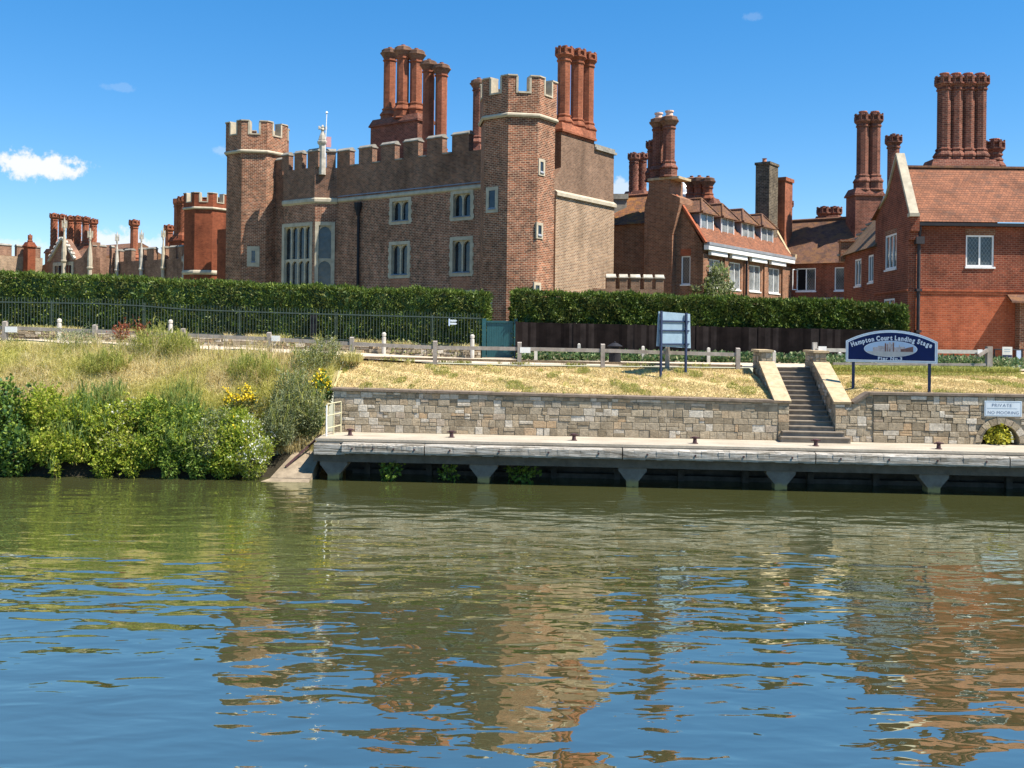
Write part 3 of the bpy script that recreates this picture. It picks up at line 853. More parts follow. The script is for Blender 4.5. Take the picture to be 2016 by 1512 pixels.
def lawn(name, x0, x1, ztop):
    m = MB(); nx, ny = 60, 16
    for j in range(ny + 1):
        for i in range(nx + 1):
            x = x0 + (x1 - x0) * i / nx; ya = wall_y(x, WALLN - .3); y = ya + (40.5 - ya) * j / ny; k = j / ny
            z = ztop(x) - .02 + (terrace(x) - .02 - ztop(x)) * (k ** .85) + .05 * math.sin(x * 1.7 + j) * math.sin(k * 3.1) * random.uniform(.3, 1)
            m.v.append(Vector((x, y, z)))
    for j in range(ny):
        for i in range(nx): m.f.append((j * (nx + 1) + i, j * (nx + 1) + i + 1, (j + 1) * (nx + 1) + i + 1, (j + 1) * (nx + 1) + i))
    return tag(m.build(name, 'lawn', None, True), kind='structure')


def ztop_l(x): return 3.1 - .19 * (x + 7) / 17.2
def ztop_r(x): return float(np.interp(x, [12.75, 13.35], [2.95, 3.27]))
L0, L1, R0, R1 = -7.0, 9.95, 12.45, 32.0
lawn('lawn', L0, L1, ztop_l)
lawn('lawn', R0, R1, ztop_r)


def bank_z(x, y):
    k = (y - 34.6 - .0698 * (-12 - x) * 0) / 5.7
    if x > -10.2 and k < .46: return float(np.interp(k, [-.2, .05, .12, .38, .46], [-1.6, -.5, -.1, 1.2, 2.5]))
    return float(np.interp(k, [-.2, .05, .12, .38, .46, 1.0], [-1.6, -.3, .25, 2.25, 2.55, 1])) if k < .46 else 2.55 + (terrace(x) - 2.55) * ((k - .46) / .54) ** .9


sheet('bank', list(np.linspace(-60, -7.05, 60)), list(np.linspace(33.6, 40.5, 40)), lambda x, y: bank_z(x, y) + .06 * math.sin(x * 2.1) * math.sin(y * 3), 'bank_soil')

# ------------------------------------------------------------------ the palace range on the river
TR = Vector((.16, 56.0)); F = Fr(TR, uF, nF); E = Fr(TR, uE, nE); GZ = 4.2
TL = F.o + F.u * 23.4
pal = thing('palace_range', 'long brown brick palace range between two battlemented octagonal turrets behind the hedge', 'palace', (TR.x, TR.y, GZ))
ZS, ZP, ZM = 13.95, 16.2, 17.25               # string course, parapet sill, merlon tops


def rect(fr, n, x0, x1, y0, y1):
    xm, ym = (x0 + x1) / 2, (y0 + y1) / 2
    a, b = fr.at(x0, ym, n)[0], fr.at(x1, ym, n)[0]
    return min(a, b), max(a, b), fr.at(xm, y1, n)[1], fr.at(xm, y0, n)[1]


fwin = [rect(F, 0, *r) for r in ((767.5, 809.5, 389, 442), (887.5, 932, 374, 434), (766, 807, 475, 548), (886, 931, 466, 544), (886, 938, 571, 640))]
m = MB(); inner = [(a + .2, b - .2, c + .2, d - .2) for a, b, c, d in fwin]
m.wall(F, 0, 1.5, 23.0, GZ - .3, ZS, inner, .3)
m.build('river_front', 'palace_brick', pal)
m = MB(); m.box(F, 1.5, 23.0, -.5, .05, ZS + .02, ZP); m.box(F, 1.5, 23, -9.0, -.5, GZ, ZP - .6)
up = m.build('parapet', 'parapet_brick', pal); cp = MB(); mb = MB()
sp = []
for a, b in ((890, 923), (841, 871), (795, 823.5), (750, 777.5), (706.5, 733), (664, 689)):
    ya = np.interp(a, [664, 890], [292, 262]); sp.append((F.at(b, ya, .05)[0], F.at(a, ya, .05)[0]))
sp.append((20.6, 21.45))
merlons(mb, cp, F, .05, .45, sp, ZP + .002, ZM)
mb.build_each('merlon', 'parapet_brick', up)
# stone weathering in the gaps between the teeth
edges = sorted([(min(s), max(s)) for s in sp])
for (a, b), (c, d) in zip(edges[:-1], edges[1:]):
    if c - b < 2.2: cp.box(F, b + .06, c - .06, -.46, .10, ZP + .003, ZP + .09)
cp.build_each('battlement_coping', 'grey_coping', up)
m = MB()
m.extrude([F.p(1.5, .002, ZS - .10), F.p(1.5, .10, ZS - .03), F.p(1.5, .10, ZS + .09), F.p(1.5, .052, ZS + .18)], Vector((*uF, 0)) * 13.4)
m.build('string_course', 'stone', pal)
m = MB(); m.extrude([F.p(1.5, -.3, ZS + .3), F.p(1.5, .03, ZS + .3), F.p(1.5, .1, ZS + .28), F.p(1.5, .0, ZS + .42)], Vector((*uF, 0)) * 13.4); m.build('drip_course', 'lead', pal)
for r in fwin: stone_window(pal, F, 0, *r, lights=2, depth=.26, fw=.22)

m = MB()
for x0, x1, y0, y1 in ((769, 805, 549, 572), (888, 925, 546, 571)):
    r = rect(F, 0, x0, x1, y0, y1); m.box(F, r[0], r[1], .001, .006, r[2], r[3])
m.build_each('brick_patch', 'repair_brick', pal)

# canted bay
BA, BB, BN = 16.06, 19.25, 1.04
fb = F.off(0, BN); c45 = (Vector(nF) - Vector(uF)).normalized(); cu = (Vector(uF) + Vector(nF)).normalized()
fc = Fr(F.p(BA - BN, 0, 0), cu, c45)                  # right canted side, u from the wall outwards
fl = Fr(F.p(BB, BN, 0), (Vector(uF) - Vector(nF)).normalized(), (Vector(nF) + Vector(uF)).normalized())
CL = BN * math.sqrt(2)
wb = rect(fb, 0, 555.5, 615, 421, 534); wb = (wb[0], wb[1], 7.55, 12.55)
wc = (.14, CL - .02, 7.55, 12.55)
m = MB()
bh = [(wb[0] + .2, wb[1] - .2, wb[2] + .2, wb[3] - .2)]
lower = (wb[0], wb[1], 4.6, 6.75)
m.wall(fb, 0, BA, BB, GZ - .3, ZS - .02, bh, .3)
m.wall(fc, 0, 0, CL, GZ - .3, ZS - .02, [(wc[0] + .2, wc[1] - .2, 7.75, 12.35)], .3)
m.wall(fl, 0, 0, CL, GZ - .3, ZS - .02)
bay = m.build('bay_window', 'palace_brick', pal)
bm_ = MB(); bc = MB()
foot = [F.p(BA - BN, .05, 0), F.p(BA, BN + .05, 0), F.p(BB, BN + .05, 0), F.p(BB + BN, .05, 0)]
bm_.extrude([(p.x, p.y, ZS + .02) for p in foot], (0, 0, ZP - ZS - .02))
spb = [(F.at(b, 300, BN)[0], F.at(a, 300, BN)[0]) for a, b in ((557, 570), (581, 596), (607, 628))]
fbp = fb.off(0, .052)
merlons(bm_, bc, fbp, 0, .4, spb, ZP + .002, ZM)
fcp = fc.off(0, .052); merlons(bm_, bc, fcp, 0, .4, [(.15, .75)], ZP + .002, ZM)
bm_.build('bay_parapet', 'parapet_brick', bay); bc.build_each('battlement_coping', 'grey_coping', bay)
m = MB()
for fr, a, b in ((fb, BA - .05, BB + .05), (fc, 0, CL + .04), (fl, -.04, CL)):
    m.extrude([fr.p(a, .002, ZS - .18), fr.p(a, .12, ZS - .05), fr.p(a, .12, ZS + .13), fr.p(a, .05, ZS + .22)], Vector((fr.u.x, fr.u.y, 0)) * (b - a))
    m.extrude([fr.p(a, .002, 6.75), fr.p(a, .1, 6.75), fr.p(a, .1, 7.0), fr.p(a, .002, 7.06)], Vector((fr.u.x, fr.u.y, 0)) * (b - a))
m.build_each('string_course', 'stone', bay)
stone_window(pal, fb, 0, *wb, lights=4, rows=2, depth=.24, fw=.24, quoin=False)
stone_window(pal, fc, 0, *wc, lights=1, rows=2, depth=.24, fw=.24, quoin=False, gl='pale_glass')
m = MB(); a, b = wb[0] + .02, wb[1] - .02
m.box(fb, a, b, .001, .05, 4.4, 6.74); m.box(fc, .1, CL - .1, .001, .05, 4.4, 6.74); m.build_each('blind_panel', 'stone', bay)
m = MB(); m.box(fb, a + .25, b - .25, .051, .06, 4.4, 6.5); m.box(fc, .35, CL - .3, .051, .06, 4.4, 6.5); m.build_each('blind_panel', 'buff_brick', bay)

# drain pipe, beast pinnacle
u, _ = F.at(706, 480, .1)
m = MB(); m.tube([F.p(u, .14, GZ), F.p(u, .14, ZS - .7)], .09, 8); m.lathe(F.p(u, .2, 0), [(.1, ZS - 1.1), (.24, ZS - .55), (.26, ZS - .25)], 8)
m.build('drainpipe', 'black_iron', pal)
q = F.p(BA - .35, .75, 0); top = at_y(637, 246, q.y).z
pn = pinnacle(pal, q.x, q.y, ZP - .5, top, .24)
m = MB(); m.tube([(q.x + .18, q.y - .1, top - 2.2), (q.x + .27, q.y - .1, top + .75)], .035, 6); m.lathe((q.x + .27, q.y - .1, top + .7), [(.02, 0), (.1, .1), (.02, .2)], 8)
m.build('vane_pole', 'letter_white', pn)
m = MB(); m.box(Fr((q.x + .25, q.y - .1), (1, .3), (.3, -1)), .02, .34, -.02, .02, top - 1.5, top - .8); m.build('vane_flag', 'flag_pink', pn)

# turrets
ZT = 19.75
tr, oc = turret(pal, TR, 1.69, ROTF, GZ - .3, ZT, 17.45, 'turret_brick')
tl, ol = turret(pal, TL, 1.69, ROTF, GZ - .3, ZT + .25, 17.75, 'turret_brick')
ap = 1.69 * 1.2071


def tface(c, n): return Fr(Vector(c) + Vector(n) * ap, (n[1], -n[0]) if False else (-n[1], n[0]), n)


def twin(par, c, n, px, fw=.16, gl='palace_glass', lights=1):
    fr = tface(c, n); r = rect(fr, 0, *px)
    return stone_window(par, fr, 0, *r, lights=lights, depth=.0, fw=fw, proud=.05, quoin=False, gl=gl)


cF = (Vector(nF) + Vector(nE)).normalized(); cF = (cF.x, cF.y)
twin(pal, TR, nF, (957.5, 981, 368, 419), .2)
twin(pal, TR, nE, (1059.5, 1072, 313, 346)); twin(pal, TR, nE, (1055, 1068, 438, 470)); twin(pal, TR, nE, (1050, 1064, 556, 588))
twin(pal, TL, cF, (486.5, 511, 485, 525), .3, 'pale_glass')
# arrow-slit stone panel low on the right turret
fr = tface(TR, nF); r = rect(fr, 0, 956, 969, 590, 616); m = MB(); m.box(fr, r[0], r[1], .001, .06, r[2], r[3]); pnl = m.build('carved_panel', 'stone', pal)
m = MB(); um = (r[0] + r[1]) / 2
for z0, z1, w in ((.12, .3, .05), (.42, .5, .2), (.62, .82, .05)): m.box(fr, um - w / 2, um + w / 2, .061, .065, r[2] + z0 * (r[3] - r[2]) / .94, r[2] + z1 * (r[3] - r[2]) / .94)
m.build_each('slot', 'dark_room', pnl)

# end block with its chimney breast
EN = 1.2; U0, U1 = 2.25, 9.0; ZE = 13.45
m = MB(); m.box(E, U0, U1, -8, EN, GZ - .3, ZE); m.build('end_wall', 'buff_brick', pal)
m = MB(); ua, ub = E.at(1105, 300, EN - .05)[0], E.at(1170, 300, EN - .05)[0]
q = [(E.at(1078, 378, EN)[0], ZE + .15), (U1 - .02, ZE + .15), (U1 - .02, 16.85), (ub, 16.85), (ub, 17.35), (ua, 17.35), (ua, 15.2), (E.at(1086, 378, EN)[0] + .12, 14.2)]
m.extrude([E.p(u, EN - .06, z) for u, z in q], Vector((*nE, 0)) * -2.2)
m.build('chimney_breast', 'upper_brick', pal)
m = MB(); m.extrude([E.p(U0 - .05, EN - .1, ZE), E.p(U0 - .05, EN + .14, ZE), E.p(U0 - .05, EN + .14, ZE + .2), E.p(U0 - .05, EN - .1, ZE + .38)], Vector((*uE, 0)) * (U1 - U0 + .12))
m.build('string_course', 'stone', pal)
m = MB(); m.box(E, ub + .02, U1 + .12, -6, EN + .1, 16.852, 17.0); m.box(E, ub + .02, U1 + .02, -6, EN, 17.002, 17.2); m.build('end_coping', 'grey_coping', pal)
m = MB(); m.box(E, U0 + .2, U1 - .02, -8, EN - 2.3, ZE, 16.6); m.build('end_parapet', 'upper_brick', pal)


def stack(par, fr, n, u0, u1, zb, zt, depth, mat, name='chimney'):
    """solid stepped base of a chimney"""
    m = MB(); m.box(fr, u0, u1, n - depth, n, zb, zt)
    m.box(fr, u0 - .12, u1 + .12, n - depth - .12, n + .12, zt + .001, zt + .14)
    a = [fr.p(u0 - .1, n + .1, zt + .142), fr.p(u1 + .1, n + .1, zt + .142), fr.p(u1 + .1, n - depth - .1, zt + .142), fr.p(u0 - .1, n - depth - .1, zt + .142)]
    b = [fr.p(u0 + .1, n - .1, zt + .6), fr.p(u1 - .1, n - .1, zt + .6), fr.p(u1 - .1, n - depth + .1, zt + .6), fr.p(u0 + .1, n - depth + .1, zt + .6)]
    for i in range(4):
        k = (i + 1) % 4; m.face(a[i], a[k], b[k], b[i])
    m.face(*b)
    return m.build(name, mat, par)


ch = stack(pal, E, EN - .04, ua + .04, ub - .04, 17.2, 17.36, 1.3, 'chimney_brick')
for px, pt, hw in ((1110, 95, 12.5), (1136, 100, 11), (1157, 107, 10)):
    u, _ = E.at(px, 180, EN - .75); q = E.p(u, EN - .75, 0); flue(ch, q.x, q.y, 17.55, at_y(px, pt, q.y).z, .40, 'chimney_brick', 'crown', rot=ROTF)
FB = F.off(0, -8.5)
ua2, ub2 = FB.at(838, 262)[0], FB.at(746, 262)[0]
zt = at_y(745, 243, FB.p(ub2, 0, 0).y).z
ch = stack(pal, FB, .9, ua2, ub2, 15, zt - .5, 1.8, 'dark_chimney_brick')
for px, pt, nn in ((767, 97, -.45), (793, 92, .35), (819, 99, -.2)):
    u, _ = FB.at(px, 170, nn); q = FB.p(u, nn, 0); flue(ch, q.x, q.y, zt - .1, at_y(px, pt, q.y).z, .46, 'chimney_brick', 'flare', rot=ROTF)
ua3, ub3 = FB.at(882, 275, 1.5)[0], FB.at(836, 275, 1.5)[0]
ch = stack(pal, FB, 2.2, ua3, ub3, 15, 16.9, 1.3, 'dark_chimney_brick')
for px, pt in ((844, 120), (869, 127)):
    u, _ = FB.at(px, 170, 1.5); q = FB.p(u, 1.5, 0); flue(ch, q.x, q.y, 17.2, at_y(px, pt, q.y).z, .42, 'chimney_brick', 'flare', rot=ROTF)
q = at_y(942, 200, 66); ch = stack(pal, Fr((q.x, q.y), uF, nF), .5, -.6, .6, 14.5, 17.4, 1, 'dark_chimney_brick')
flue(ch, q.x, q.y, 17.6, at_y(942, 157, 66).z, .38, 'dark_chimney_brick', 'flare', rot=ROTF)

# ------------------------------------------------------------------ far courts at the left
DT = Vector((-31.8, 100.0)); D = Fr(DT, uF, nF)
far = thing('distant_range', 'distant red battlemented turret and low battlemented wall left of the palace', 'palace', (DT.x, DT.y, GZ))
zt = at_y(405, 379, 98.3).z
turret(far, DT, 1.75, ROTF, GZ, zt, at_y(405, 411, 98.3).z, 'far_red_brick', bandz=at_y(400, 538, 98.3).z)
DE = 17.2
m = MB(); m.box(D, 1, DE, -1.2, .0, GZ, 12.55); wallo = m.build('court_wall', 'far_brick', far)
mb, cp = MB(), MB(); sp = []
for a, b in ((227, 236), (245, 259), (273, 283.5), (289, 303), (318, 326), (333, 346), (351, 359)): sp.append((D.at(b, 495)[0], D.at(a, 495)[0]))
merlons(mb, cp, D, .0, .5, sp, 12.552, 13.75); mb.build_each('merlon', 'far_brick', wallo); cp.build_each('battlement_coping', 'grey_coping', wallo)
m = MB(); q = D.p(-2.2, .3, 0); m.tube([(at_y(435, 530, 97).x, 97, GZ), (at_y(435, 530, 97).x, 97, at_y(435, 488, 97).z)], .2, 8); m.lathe((at_y(435, 530, 97).x, 97, 0), [(.2, at_y(435, 490, 97).z), (.45, at_y(435, 480, 97).z), (.45, at_y(435, 470, 97).z)], 8); m.build('drainpipe', 'black_iron', far)
# tall piece of wall right of the turret
m = MB(); m.box(Fr(at_y(430, 500, 93), uF, nF), -3.6, .2, -1, 0, GZ, at_y(440, 452, 93).z); m.build('side_wall', 'far_red_brick', far)
for px, py in ((230, 456), (278, 452), (321, 448), (362, 500)):
    u, _ = D.at(px, 520, .25); q = D.p(u, .25, 0); pinnacle(far, q.x, q.y, GZ, at_y(px, py, q.y).z, .19, mat='stone' if px == 321 else 'weathered_stone')
for px, py, Y, hw, k in ((264.5, 434, 112, .44, 'crown'), (333, 444, 108, .42, 'crown'), (351, 392, 106, .44, 'plainshaft'), (361, 388, 105, .44, 'twist')):
    q = at_y(px, py, Y); b = 12.2 if px < 340 else 14.5
    ch = stack(far, Fr((q.x, q.y), uF, nF), .6, -.7, .7, GZ, b, 1.2, 'far_red_brick'); flue(ch, q.x, q.y, b + .3, q.z, hw, 'chimney_brick', k, rot=ROTF)

hall = thing('gabled_court', 'far gabled court with six tall patterned chimneys at the left edge', 'palace', D.p(18, 0, GZ))
G = Fr(D.p(DE + .0, 0, 0), (-.596, -.803), (.803, -.596))     # wall facing right, coming towards the river
m = MB(); m.box(G, 0, 2.7, -1, 0, GZ, 12.9); wo2 = m.build('court_wall', 'far_brick', hall)
mb, cp = MB(), MB(); merlons(mb, cp, G, 0, .5, [(G.at(a, 500)[0], G.at(b, 500)[0]) for a, b in ((220, 226), (196, 209.5), (183, 190))], 12.902, 14.2); mb.build_each('merlon', 'far_brick', wo2); cp.build_each('battlement_coping', 'grey_coping', wo2)
H_ = Fr(G.p(2.7, 0, 0), uF, nF)                                # gable wall
ul, ur = H_.at(84, 520)[0], H_.at(176, 520)[0]; zc = at_y(82, 522, H_.p(ul, 0, 0).y).z; ua_, za = H_.at(124, 470)
m = MB(); m.extrude([H_.p(u, 0, z) for u, z in ((0, GZ), (ul, GZ), (ul, zc), (H_.at(97, 512)[0], zc + .3), (ua_, za), (H_.at(149, 514)[0], zc + .4), (H_.at(160, 505)[0], zc + .6), (0, zc + 2.3))], Vector((*nF, 0)) * -1)
gw = m.build('gable_wall', 'far_brick', hall)
m = MB(); m.bar(H_.p(ua_, .1, za + .1), H_.p(H_.at(149, 514)[0], .1, zc + .5), .25); m.bar(H_.p(ua_, .1, za + .1), H_.p(H_.at(97, 512)[0], .1, zc + .4), .25)
for k in range(5):
    t_ = .15 + k * .18; a_, b_ = H_.p(ua_, .1, za + .35), H_.p(H_.at(149, 514)[0], .1, zc + .75); m.lathe(a_ + (b_ - a_) * t_, [(.05, -.25), (.25, 0), (.12, .25)], 6)
    b_ = H_.p(H_.at(97, 512)[0], .1, zc + .65); m.lathe(a_ + (b_ - a_) * t_, [(.05, -.25), (.25, 0), (.12, .25)], 6)
m.build('gable_coping', 'weathered_stone', gw)
r = rect(H_, 0, 105, 145, 516, 560); stone_window(hall, H_, 0, *r, lights=5, depth=.0, fw=.4, proud=.08, quoin=False)
for px, py in ((126, 428), (177, 449)):
    u, _ = H_.at(px, 520, .5); q = H_.p(u, .5, 0); pinnacle(hall, q.x, q.y, GZ, at_y(px, py, q.y).z, .24, mat='stone')
A_ = Fr(H_.p(ul, 0, 0), (-.596, -.803), (.803, -.596))
m = MB(); m.box(A_, 0, 9, -1, 0, GZ, 13.2); wo3 = m.build('court_wall', 'buff_brick', hall)
mb, cp = MB(), MB(); merlons(mb, cp, A_, 0, .5, [(A_.at(a, 500)[0], A_.at(b, 500)[0]) for a, b in ((67, 80), (33, 56), (-10, 23))], 13.202, 14.35); mb.build_each('merlon', 'far_brick', wo3); cp.build_each('battlement_coping', 'grey_coping', wo3)
m = MB(); fr = Fr(H_.p(0, -2, 0), uF, nF); a_, b_ = fr.at(200, 490)[0], fr.at(100, 480)[0]
m.extrude([fr.p(a_, 0, 13), fr.p(a_, -5, at_y(150, 483, 120).z), fr.p(a_, -10, 13)], Vector((*uF, 0)) * (b_ - a_)); m.build('roof', 'brown_roof_tile', hall)
fr = Fr(fr.p(0, -5, 0), uF, nF)
ch = stack(hall, fr, .7, fr.at(190, 480)[0], fr.at(99, 480)[0], 13, at_y(110, 492, 120).z, 1.4, 'chimney_brick')
for px, py, k in ((106.5, 421, 'twist'), (122, 423, 'crown'), (138.5, 426, 'twist'), (153, 426, 'twist'), (168.5, 428, 'crown'), (183.5, 432, 'twist')):
    u, _ = fr.at(px, 450); q = fr.p(u, 0, 0); flue(ch, q.x, q.y, at_y(px, 492, q.y).z, at_y(px, py, q.y).z, .42, 'chimney_brick', k, rot=ROTF)
q = at_y(59, 490, 112); ch = stack(hall, Fr((q.x, q.y), uF, nF), .5, -.5, .5, GZ, at_y(60, 487, 112).z, .9, 'far_red_brick')
flue(ch, q.x, q.y, at_y(63, 480, 112).z, at_y(63, 463, 112).z, .2, 'chimney_brick', 'plain')

# ------------------------------------------------------------------ dormered wing
Cw = at_y(1380, 600, 62); WE = Fr((Cw.x, Cw.y), uE, nE); WF = Fr((Cw.x, Cw.y), uF, nF)
wing = thing('dormered_wing', 'red brick wing with four dormer windows in its tiled roof and white fascia', 'house', (Cw.x, Cw.y, GZ))
ZE2, ZR, RD, WL_ = 11.2, 14.1, 1.85, 15.6
ww = [(a, b, 8.4, 10.25) for a, b in [(rect(WE, 0, x0, x1, 510, 570)[0], rect(WE, 0, x0, x1, 510, 570)[1]) for x0, x1 in ((1395, 1418), (1436, 1458), (1475, 1497.5), (1513.5, 1535))]]
m = MB(); m.wall(WE, 0, 0, WL_, GZ, ZE2, ww, .2)
gwn = rect(WF, 0, 1341, 1359, 504, 560)
m.wall(WF, 0, 0, 3.75, GZ, ZE2, [gwn], .2)
m.face(WF.p(0, 0, ZE2), WF.p(3.75, 0, ZE2), WF.p(RD, 0, ZR + .15))
m.wall(Fr(WE.p(WL_, 0, 0), nE, uE), 0, -3.75, 0, GZ, ZE2); m.face(WE.p(WL_, 0, ZE2), WE.p(WL_, -3.75, ZE2), WE.p(WL_, -RD, ZR + .15))
for a, b in ((0, ww[0][0] - .2), *[(ww[i][1] + .45, ww[i + 1][0] - .45) for i in range(3)], (ww[3][1] + .3, WL_ - .02)):
    if b > a: m.box(WE, a + .0, b, .001, .12, GZ, 10.5)
m.build('wall', 'wing_brick', wing)
for r in ww: casement(wing, WE, 0, *r, lights=2, depth=.14)
casement(wing, WF, 0, *gwn, lights=1, depth=.14, gl='dark_leaded_glass')
m = MB(); m.box(WF, gwn[0] - .05, gwn[1] + .05, .001, .02, gwn[3] + .02, gwn[3] + .45); m.build_each('window_arch', 'red_brick', wing)
m = MB(); m.extrude([WE.p(.15, .35, ZE2 - .05), WE.p(.15, -RD, ZR), WE.p(.15, -2 * RD - .1, ZE2), WE.p(.15, -RD, ZR - .2), ], Vector((*uE, 0)) * (WL_ - .3)); rf = m.build('roof', 'roof_tile', wing)
m = MB(); m.bar(WE.p(-.02, .3, ZE2 + .0), WE.p(-.02, -RD, ZR + .28), .3, .14); m.bar(WE.p(-.02, -RD, ZR + .28), WE.p(-.02, -2 * RD, ZE2), .3, .14); m.build('verge', 'red_brick', rf)
m = MB(); m.bar(WE.p(WL_, .45, ZE2 + .1), WE.p(WL_, -.2, ZE2 + .15), .35, .4); m.bar(WE.p(WL_, -.1, ZE2 + .3), WE.p(WL_, -RD, ZR + .45), .4, .2); m.bar(WE.p(WL_, -RD, ZR + .45), WE.p(WL_, -2 * RD, ZE2 + .3), .4, .2); m.build('gable_coping', 'sand_coping', rf)
m = MB(); m.box(WE, .1, WL_ - .2, .12, .46, ZE2 - .44, ZE2 - .14); m.build('fascia', 'white_paint', wing)
m = MB(); m.box(WE, .1, WL_ - .2, .12, .5, ZE2 - .138, ZE2 + .05); m.build('gutter', 'lead', wing)
for r in ww:
    m = MB(); m.box(WE, r[0] - .35, r[1] + .35, .14, .36, ZE2 - .74, ZE2 - .47); m.build('blind_box', 'white_paint', wing)
u, _ = WE.at(1470, 560, .2); m = MB(); m.tube([WE.p(u, .2, GZ), WE.p(u, .2, ZE2 - .55)], .06, 6); m.build('drainpipe', 'black_iron', wing)
m = MB(); m.tube([WF.p(3.3, .12, GZ), WF.p(3.2, .12, 12.6)], .13, 8); m.build('drainpipe', 'black_iron', wing)
DN = -.55
for x0, x1, y0, y1 in ((1377, 1402.5, 417, 455), (1418, 1443, 426, 464), (1458, 1482.5, 435, 471), (1496.5, 1520, 440, 473)):
    a, b = WE.at(x0, y1, DN)[0], WE.at(x1, y1, DN)[0]; z0, z1 = 12.05, 13.3
    casement(rf, WE, DN + .12, a, b, z0, z1, lights=2, depth=.12, fw=.09)
    d = MB()
    for uu in (a + .02, b - .02): d.face(WE.p(uu, DN, z0 - .1), WE.p(uu, DN, z1 + .05), WE.p(uu, DN - 1.3, z1 + .05), WE.p(uu, DN - .8, z0))
    d.face(WE.p(a, DN - .05, z0), WE.p(b, DN - .05, z0), WE.p(b, DN - .05, z1), WE.p(a, DN - .05, z1))
    d.build('dormer_cheek', 'lead', rf)
    d = MB(); o = .3; um = (a + b) / 2; zr = 14.28
    e = [WE.p(a - o, DN + .32, z1 - .02), WE.p(b + o, DN + .32, z1 - .02), WE.p(b + o, DN - 1.5, z1 - .02), WE.p(a - o, DN - 1.5, z1 - .02)]
    r0, r1 = WE.p(um, DN - .35, zr), WE.p(um, DN - 1.5, zr)
    d.face(e[0], e[1], r0); d.face(e[1], e[2], r1, r0); d.face(e[3], e[0], r0, r1)
    d.extrude([e[0], e[1], e[2], e[3]], (0, 0, -.06))
    d.build('dormer_roof', 'brown_roof_tile', rf)
    d = MB(); d.tube([e[0], r0], .085, 6); d.tube([e[1], r0], .085, 6); d.tube([r0, r1], .11, 6); d.build('ridge_tile', 'brown_roof_tile', rf)

# range behind it, with the lichened roof, and the great stepped stack on the gable end
back = thing('rear_range', 'brown brick range with an orange lichened roof beside the palace end wall', 'house', WF.p(5, 0, GZ))
m = MB(); m.box(WF, 3.77, 9.5, -5, -.02, GZ, 12.75); m.build('wall', 'wing_brick', back)
m = MB(); m.extrude([WF.p(3.6, .25, 12.65), WF.p(3.6, -2.6, 14.95), WF.p(3.6, -5.2, 12.65)], Vector((*uF, 0)) * 6); rf2 = m.build('roof', 'lichen_roof_tile', back)
m = MB(); m.tube([WF.p(3.6, -2.6, 14.98), WF.p(9.6, -2.6, 14.98)], .12, 6); m.build('ridge_tile', 'roof_tile', rf2)
q = at_y(1220, 380, 67); m = MB(); m.box(Fr((q.x, q.y), (1, 0), (0, -1)), -.6, .5, -1, 0, 12, at_y(1215, 392, 67).z); m.box(Fr((q.x, q.y), (1, 0), (0, -1)), -.7, .6, -1.1, .1, at_y(1215, 392, 67).z + .002, at_y(1215, 386, 67).z + .15); m.build('parapet_block', 'grey_coping', back)
SF = WF.off(0, .55); u0, u1 = SF.at(1330, 420)[0], SF.at(1269, 420)[0]
m = MB(); zt = at_y(1305, 356, 63.5).z; uu0, uu1 = SF.at(1336, 380)[0], SF.at(1277, 380)[0]; ul1 = SF.at(1323, 500)[0]
m.extrude([SF.p(u, 0, z) for u, z in ((ul1, GZ), (u1, GZ), (u1, zt - 1.6), (uu1 + .1, zt - 1.0), (uu1, zt - .5), (uu1, zt), (SF.at(1318, 380)[0], zt), (SF.at(1318, 380)[0], zt - .9), (uu0 - .1, zt - 1.25), (uu0 - .1, zt - 1.6), (ul1, zt - 3.6))], Vector((*nF, 0)) * -1.9)
sk = m.build('chimney_stack', 'wing_brick', wing)
m = MB(); m.box(SF, SF.at(1337, 380)[0], uu1 + .05, -1.7, .08, zt + .001, zt + .16); m.build('stack_coping', 'sand_coping', sk)
for px, pt, nn, z in ((1317, 229, -.35, 0), (1296, 233, -.8, 0), (1285, 279, -1.25, 0)):
    u, _ = SF.at(px, 300, nn); q = SF.p(u, nn, 0); flue(sk, q.x, q.y, zt + .16, at_y(px, pt, q.y).z, .40 if nn > -1 else .34, 'dark_chimney_brick', 'flare' if nn > -1 else 'crown', pot=.36 if nn > -1 else None, rot=ROTF)


def behind(par, px, pt, pb, hw, Y, mat, kind, pot=None, zb=None):
    q = at_y(px, pb, Y); flue(par, q.x, q.y, zb if zb else q.z, at_y(px, pt, Y).z, hw * Y / FPX / (1.25 if kind != 'plain' else 1.1), mat, kind, pot, ROTF)


q = at_y(1255, 390, 76); ch = stack(back, Fr((q.x, q.y), uF, nF), .6, -.9, .9, GZ, at_y(1255, 392, 76).z, 1.2, 'dark_chimney_brick')
behind(ch, 1247, 303, 392, 11, 76, 'dark_chimney_brick', 'twist'); behind(ch, 1264, 303, 392, 10, 76.5, 'dark_chimney_brick', 'twist')
q = at_y(1382, 400, 73); ch = stack(back, Fr((q.x, q.y), uF, nF), .5, -1.2, 1, GZ, at_y(1382, 408, 73).z, 1.2, 'dark_chimney_brick')
for px, pt, y in ((1361, 350, 74), (1376, 349, 73.3), (1393, 350, 72.6)): behind(ch, px, pt, 408, 12.5, y, 'chimney_brick', 'flare')
dome = thing('lead_dome', 'small pale lead dome with a ball finial peeping over the roofs', 'dome', at_y(1344, 400, 82))
q = at_y(1344, 384, 82); R_ = 19 * 82 / FPX; z_ = lambda k: q.z + k * R_
m = MB(); m.lathe((q.x, q.y, 0), [(R_ * 1.02, GZ), (R_ * 1.02, q.z - .1), (R_ * 1.08, q.z)] + [(R_ * math.cos(a), q.z + 1.35 * R_ * math.sin(a)) for a in np.linspace(0, 1.45, 9)], 20); m.build('dome', 'dome_lead', dome, True)
